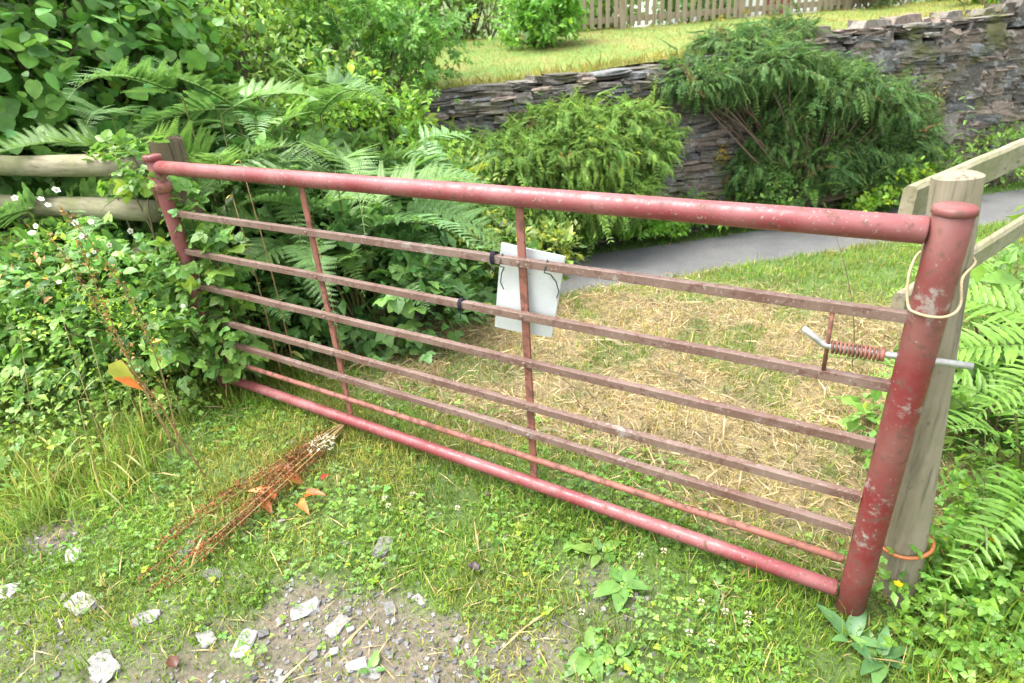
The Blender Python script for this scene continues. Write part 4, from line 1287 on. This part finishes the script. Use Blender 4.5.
# ------------------------------------------------------------------ right hand weeds
blob_plant('weed_patch', 'leafy green weeds and creeping buttercup leaves at the foot of the leaning post', 'weeds', [((3.52, .30, .12), (.30, .26, .20)), ((3.75, .55, .22), (.38, .3, .28)), ((3.42, .05, .06), (.28, .16, .10)), ((3.95, .3, .15), (.4, .3, .25)), ((3.62, -.05, .07), (.3, .2, .10))], [TRI, LL, CLOV], .029, (.105, .205, .032), 8500, up=1.0, out=.4, spread=.25, sz=.35)
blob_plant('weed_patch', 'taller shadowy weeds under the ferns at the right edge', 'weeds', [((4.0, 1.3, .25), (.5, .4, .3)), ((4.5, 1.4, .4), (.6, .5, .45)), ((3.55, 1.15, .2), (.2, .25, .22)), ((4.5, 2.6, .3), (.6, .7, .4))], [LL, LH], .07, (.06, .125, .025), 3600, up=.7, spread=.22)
blob_plant('weed_patch', 'pale green herbs on the verge behind the right rails', 'weeds', [((3.55, 1.9, .35), (.28, .3, .42)), ((3.5, 1.35, .35), (.16, .2, .4)), ((3.95, 2.5, .35), (.35, .4, .4)), ((3.3, 1.2, .18), (.15, .2, .25)), ((3.1, 1.0, .12), (.16, .2, .18))], [LL], .07, (.11, .19, .04), 1700, up=.6, spread=.25)


def stalk(name, label, cat, base, top, nleaf, ll, lc, sc=(.12, .14, .05), r=.004, T=None, wv=.25, bow=.06):
    base = np.asarray(base, float); top = np.asarray(top, float); t = plant(name, label, cat, base)
    b = MB(); pts = [base + (top - base) * u + np.array([bow * math.sin(u * math.pi), -bow * .5 * math.sin(u * math.pi), 0]) * np.linalg.norm(top - base) for u in np.linspace(0, 1, 9)]
    tube(b, pts, np.linspace(r, r * .4, 9), 6, sc); b.build('stem', M['bark'], t, True)
    if nleaf:
        f = MB(); u = np.linspace(.15, 1, nleaf); P = np.array([np.array([np.interp(x_, np.linspace(0, 1, 9), np.array(pts)[:, k_]) for k_ in range(3)]) for x_ in u])
        a = np.arange(nleaf) * 2.4; d_ = np.stack([np.cos(a), np.sin(a), .15 + 0 * a], 1)
        f.inst(T or leaf_hi(wv, .04, .45, 0, 6), P, frames(d_, np.tile([0, 0, 1.], (nleaf, 1))), ll * (1.15 - .75 * u), vary(lc, nleaf, .12, .08)); f.build('leaves', M['leaf'], t)
    return t


p0 = at_n(958, 200, 3.0); p1 = at_n(966, 92, 3.0)
stalk('willowherb', 'tall willowherb with long drooping leaves in front of the wall at the right', 'plant', p0, p1, 22, .26, (.12, .21, .05), bow=.02, r=.008)
p0 = at_n(838, 228, 2.2)
stalk('nettle', 'spiky pale weed at the lane edge left of the leaning post', 'plant', at_n(822, 232, 2.95), at_n(820, 190, 2.95), 16, .16, (.15, .22, .08))
p0 = at_d(868, 300, 3.2); p0[2] = gz_(p0[0], p0[1]); stalk('withered_stalk', 'thin dark leaning stem on the verge left of the gate latch end', 'stem', p0, at_d(836, 235, 3.4), 6, .08, (.09, .15, .04), (.10, .06, .05), .0035)
for (a, b_, lab) in (((945, 580), (985, 430), 'tall thin grass stem right of the leaning post'), ((968, 560), (1010, 500), 'short grass stem at the lower right edge'), ((960, 470), (1003, 405), 'bluish broad grass stem beside the leaning post')):
    p = at_z(*a); top = at_d(*b_, math.hypot(*(p - CAM)[:2]) * .98)
    stalk('grass_stem', lab, 'grass', p, top, 5, .22, (.12, .20, .06), r=.0025, T=leaf_hi(.05, .01, .5, 0, 6))
for (px, py, lab) in ((990, 575, 'lower yellow buttercup in the weeds at the right edge'), (993, 541, 'upper smaller yellow buttercup in the weeds at the right edge'), (898, 585, 'yellow buttercup at the foot of the gate end')):
    d_ = ray(px, py); p = CAM + d_ * ((.16 - CAM[2]) / d_[2])
    t = plant('buttercup', lab, 'flower', (p[0], p[1], 0))
    b = MB(); tube(b, [(p[0] + .02, p[1] + .02, 0), (p[0] + .006, p[1], .08), tuple(p)], .0016, 5, (.10, .16, .04)); b.build('stem', M['bark'], t)
    b = MB(); b.inst(leaf_hi(.95, .05, .0, 0, 4), np.tile(p, (5, 1)), np.array([rotz(i * 1.257) @ rotx(.45) for i in range(5)]), np.full(5, .015), np.tile([.70, .45, .01], (5, 1))); b.build('petals', M['petal'], t)

# ------------------------------------------------------------------ broad leaved rosettes in the turf
def rosette(px, py, n, L, label, base=(.075, .15, .035), wv=.55, lift=.35):
    p = at_z(px, py); z = gz_(p[0], p[1]); t = plant('plantain', label, 'plant', (p[0], p[1], z))
    for i in range(n):
        b = MB(); a = i * 2.4 + rng.normal(0, .3); s = L * rng.uniform(.6, 1.1)
        R = rotz(a) @ rotx(lift + rng.normal(0, .15))
        b.inst(leaf_hi(wv, .06, .35, .03, 8), np.array([[p[0], p[1], z + .008]]) + R @ np.array([0, .012, 0]), R[None], np.array([s]), vary(base, 1, .12, .08)); b.build('leaf', M['leaf'], t, True)


rosette(600, 556, 6, .085, 'broad leaved plantain under the lower gate rail, left of the tall one')
rosette(622, 588, 6, .10, 'tallest broad leaved plantain in the turf below the gate')
rosette(590, 655, 8, .085, 'plantain rosette at the bottom edge on bare dirt')
rosette(615, 662, 6, .075, 'plantain at the bottom edge right of the rosette on bare dirt')
rosette(218 + 155, 672, 4, .05, 'small seedling between the stones at the bottom')
rosette(850, 640, 6, .11, 'bluish broad leaved weed in front of the gate end', (.06, .135, .055), .42, .6)
rosette(880, 660, 6, .11, 'second bluish broad leaved weed right of the one by the gate end', (.06, .135, .05), .42, .6)
rosette(575, 405 + 140, 5, .07, 'small plantain below the second gate stay')
rosette(715, 590, 5, .06, 'small round leaved weed under the right half of the lower rail')
# white clover heads
CH = MB()
dd = rdir(26); dd[:, 2] = np.abs(dd[:, 2]); CH.inst(leaf_lo(.5, 0, .1), dd * .004, frames(dd, np.tile([.3, .1, 1.], (26, 1))), np.full(26, .006), vary((.62, .56, .50), 26, .1, .04)); CHM = CH.mesh('clover_flower', M['petal'])
for (px, py) in ((700, 612), (724, 620), (747, 622), (746, 630), (688, 643), (710, 652), (582, 620), (640, 565), (663, 560), (413, 500), (386, 505), (390, 514), (458, 513)):
    p = at_z(px, py); o = link('clover_flower', CHM); o.location = (p[0], p[1], gz_(p[0], p[1]) + .035); o.scale = (1.3,) * 3
    tag(o, 'tiny whitish clover head in the turf below the gate', 'flower', 'clover heads in the turf')

# ------------------------------------------------------------------ dead dock stalk lying across the grass, and the standing ones
def seedstalk(name, label, base, tips, col, nseed, leafs=None, seed_s=.010):
    t = plant(name, label, 'dock', base); b = MB(); sd2 = MB()
    base = np.asarray(base, float)
    for tp in tips:
        tp = np.asarray(tp, float); L = np.linalg.norm(tp - base)
        mid = (base + tp) / 2 + rng.normal(0, .085, 3) * L * [1, 1, .35] + np.array([0, 0, .03 * L])
        U = np.linspace(0, 1, 10); pts = np.array([base * (1 - u) ** 2 + 2 * mid * u * (1 - u) + tp * u * u for u in U])
        tube(b, pts, np.linspace(.004, .0013, 10), 6, np.array([.26, .19, .08]))
        n = nseed; u = rng.uniform(.25, 1, n); P = np.stack([np.interp(u, U, pts[:, k_]) for k_ in range(3)], 1) + rng.normal(0, .013, (n, 3)) * (1.25 - u)[:, None] * 1.6
        P[:, 2] = np.maximum(P[:, 2], height(P[:, 0], P[:, 1]) + .004)
        sd2.inst(leaf_lo(.75, .1, .1), P, frames(rdir(n), rdir(n)), seed_s * np.exp(rng.normal(0, .3, n)), vary(col, n, .3, .1))
    b.build('stem', M['bark'], t); tag(sd2.build('seeds', M['straw'], t), kind='stuff')
    return t


tips = []
for (px, py) in ((150, 600), (168, 594), (140, 585), (190, 566), (215, 552), (172, 540), (222, 505), (245, 535), (262, 500), (160, 560)):
    p = at_z(px, py); p[2] = gz_(p[0], p[1]) + rng.uniform(.02, .06); tips.append(p)
db = at_z(352, 428); db[2] = .05
dk = seedstalk('dock_stalk', 'dead rust red dock stalk lying across the grass in front of the gate', db, tips, (.17, .065, .026), 430, seed_s=.0085)
for (px, py, zz, L, col, lab) in ((283, 478, .05, .10, (.42, .16, .05), None), (275, 500, .03, .10, (.45, .15, .05), None), (298, 505, .04, .09, (.48, .17, .06), None), (306, 497, .03, .08, (.45, .12, .05), None), (322, 480, .06, .045, (.50, .06, .05), 'small bright red leaf'), (262, 500, .03, .08, (.40, .14, .04), None), (285, 465, .06, .06, (.25, .09, .06), None)):
    p = at_z(px, py, zz); b = MB(); a = rng.uniform(0, 6.28)
    b.inst(leaf_hi(.42, .25, .4, .06, 7), p[None], (rotz(a) @ rotx(rng.normal(.1, .4)))[None], np.array([L * 1.15]), np.array([col]) * .75); o = b.build('leaf', M['leaf'], dk, True)
    if lab: o['label'] = lab
p = at_z(323, 443, .09)
um = plant('umbel_flower', 'white lacy umbel flower lying by the dead dock stalk below the gate', 'flower', (p[0], p[1], 0))
b = MB(); f = MB()
root = p + np.array([.02, .05, -.07]); tube(b, [root + np.array([.25, .2, -.0]), root], .003, 6, (.13, .17, .05))
for i in range(16):
    a = i * 2.4; rr_ = .066 * math.sqrt((i + .5) / 16); q_ = p + np.array([rr_ * math.cos(a), rr_ * math.sin(a), .012 * math.cos(rr_ * 25)])
    tube(b, [root, q_], .0012, 4, (.14, .18, .06), False)
    n = 22; f.inst(leaf_lo(.8, 0, 0), q_ + rng.normal(0, .006, (n, 3)) * [1, 1, .35], frames(rdir(n) * [1, 1, .3], np.tile([0, 0, 1.], (n, 1))), np.full(n, .0048), vary((.60, .60, .53), n, .08, .03))
b.build('stem', M['bark'], um); f.build('florets', M['petal'], um)
b0 = at_y(160, 405, -.50); b0[2] = gz_(b0[0], b0[1]); tp = [at_y(58, 205, -.62), at_y(78, 240, -.60), at_y(50, 235, -.58), at_y(95, 225, -.6)]
seedstalk('dock_stalk', 'standing rusty brown dock seed stalk in front of the bramble at the left', b0, tp[:3], (.36, .20, .07), 150, seed_s=.012)
for (a, b_, lab) in (((118, 480), (60, 310), 'pale dry grass stem leaning in front of the bramble'), ((130, 470), (88, 330), 'yellow green grass stem right of the pale dry one'), ((40, 450), (20, 330), 'leaning grass stem at the far left'), ((105, 500), (78, 400), 'short bent grass stem in front of the bramble'), ((20, 500), (110, 425), 'long grass stem bent flat over the weeds at the left')):
    p = at_z(*a); top = at_d(*b_, math.hypot(*(p - CAM)[:2]) * 1.0)
    stalk('grass_stem', lab, 'grass', p, top, 4, .16, (.20, .22, .06), (.28, .24, .10), .0028, T=leaf_hi(.05, .01, .6, 0, 6), bow=.08)
for (a, b_, lab) in (((243, 240), (240, 160), 'yellowed upright stem behind the first gap of the gate'), ((236, 260), (232, 195), 'brown dead stem behind the gate near the hinge'), ((310, 300), (315, 235), 'thin pale stem between the bracken and the first stay')):
    top = at_d(*b_, 3.35); p = top.copy(); p[2] = gz_(p[0], p[1]); stalk('withered_stalk', lab, 'stem', p, top, 3, .10, (.30, .25, .06), (.26, .17, .08), .005)
p = at_y(121, 360, -.66)
lf = MB(); d_ = nrm(np.array([[.05, -.1, -1.0]])); lf.inst(leaf_hi(.85, .16, .35, .06, 9), p[None], frames(d_, np.array([[.2, -1., .3]])), np.array([.155]), np.array([[.42, .30, .05]]))
C_ = lf.C[0]; V_ = lf.V[0]; tt = (p[2] - V_[:, 2]) / .155
C_[:] = np.where((tt > .45)[:, None], np.array([.34, .10, .04]), np.array([.22, .24, .05]))
ol = empty('dock_leaf', p, 'large dock leaf half yellow half orange hanging in front of the bramble', 'leaf')
lf.build('blade', M['leaf'], ol, True)
b = MB(); g0 = np.array([p[0] + .1, p[1] + .1, gz_(p[0], p[1])]); tube(b, [g0, (g0 + p) / 2 + np.array([0, 0, .12]), p], .003, 6, (.25, .12, .06)); b.build('stem', M['bark'], ol)
# dark dead leaves near the middle of the turf
for (px, py, L, lab) in ((478, 574, .05, 'dark purple withered leaf on the turf below the second stay'), (484, 498, .035, 'small dark red withered leaf under the lower rail'), (178, 676 - 5, .05, 'brown dead leaf on the dirt at the bottom left')):
    p = at_z(px, py); b = MB(); N_ = 5
    b.inst(leaf_hi(.7, .3, .3, .1, 6), np.tile([p[0], p[1], gz_(p[0], p[1]) + .018], (1, 1)), (rotz(rng.uniform(0, 6)) @ rotx(.3))[None], np.array([L]), np.array([[.035, .018, .030]] if 'purple' in lab else [[.06, .025, .018]]))
    tag(b.build('dead_leaf', M['leaf'], None, True), lab, 'leaf')
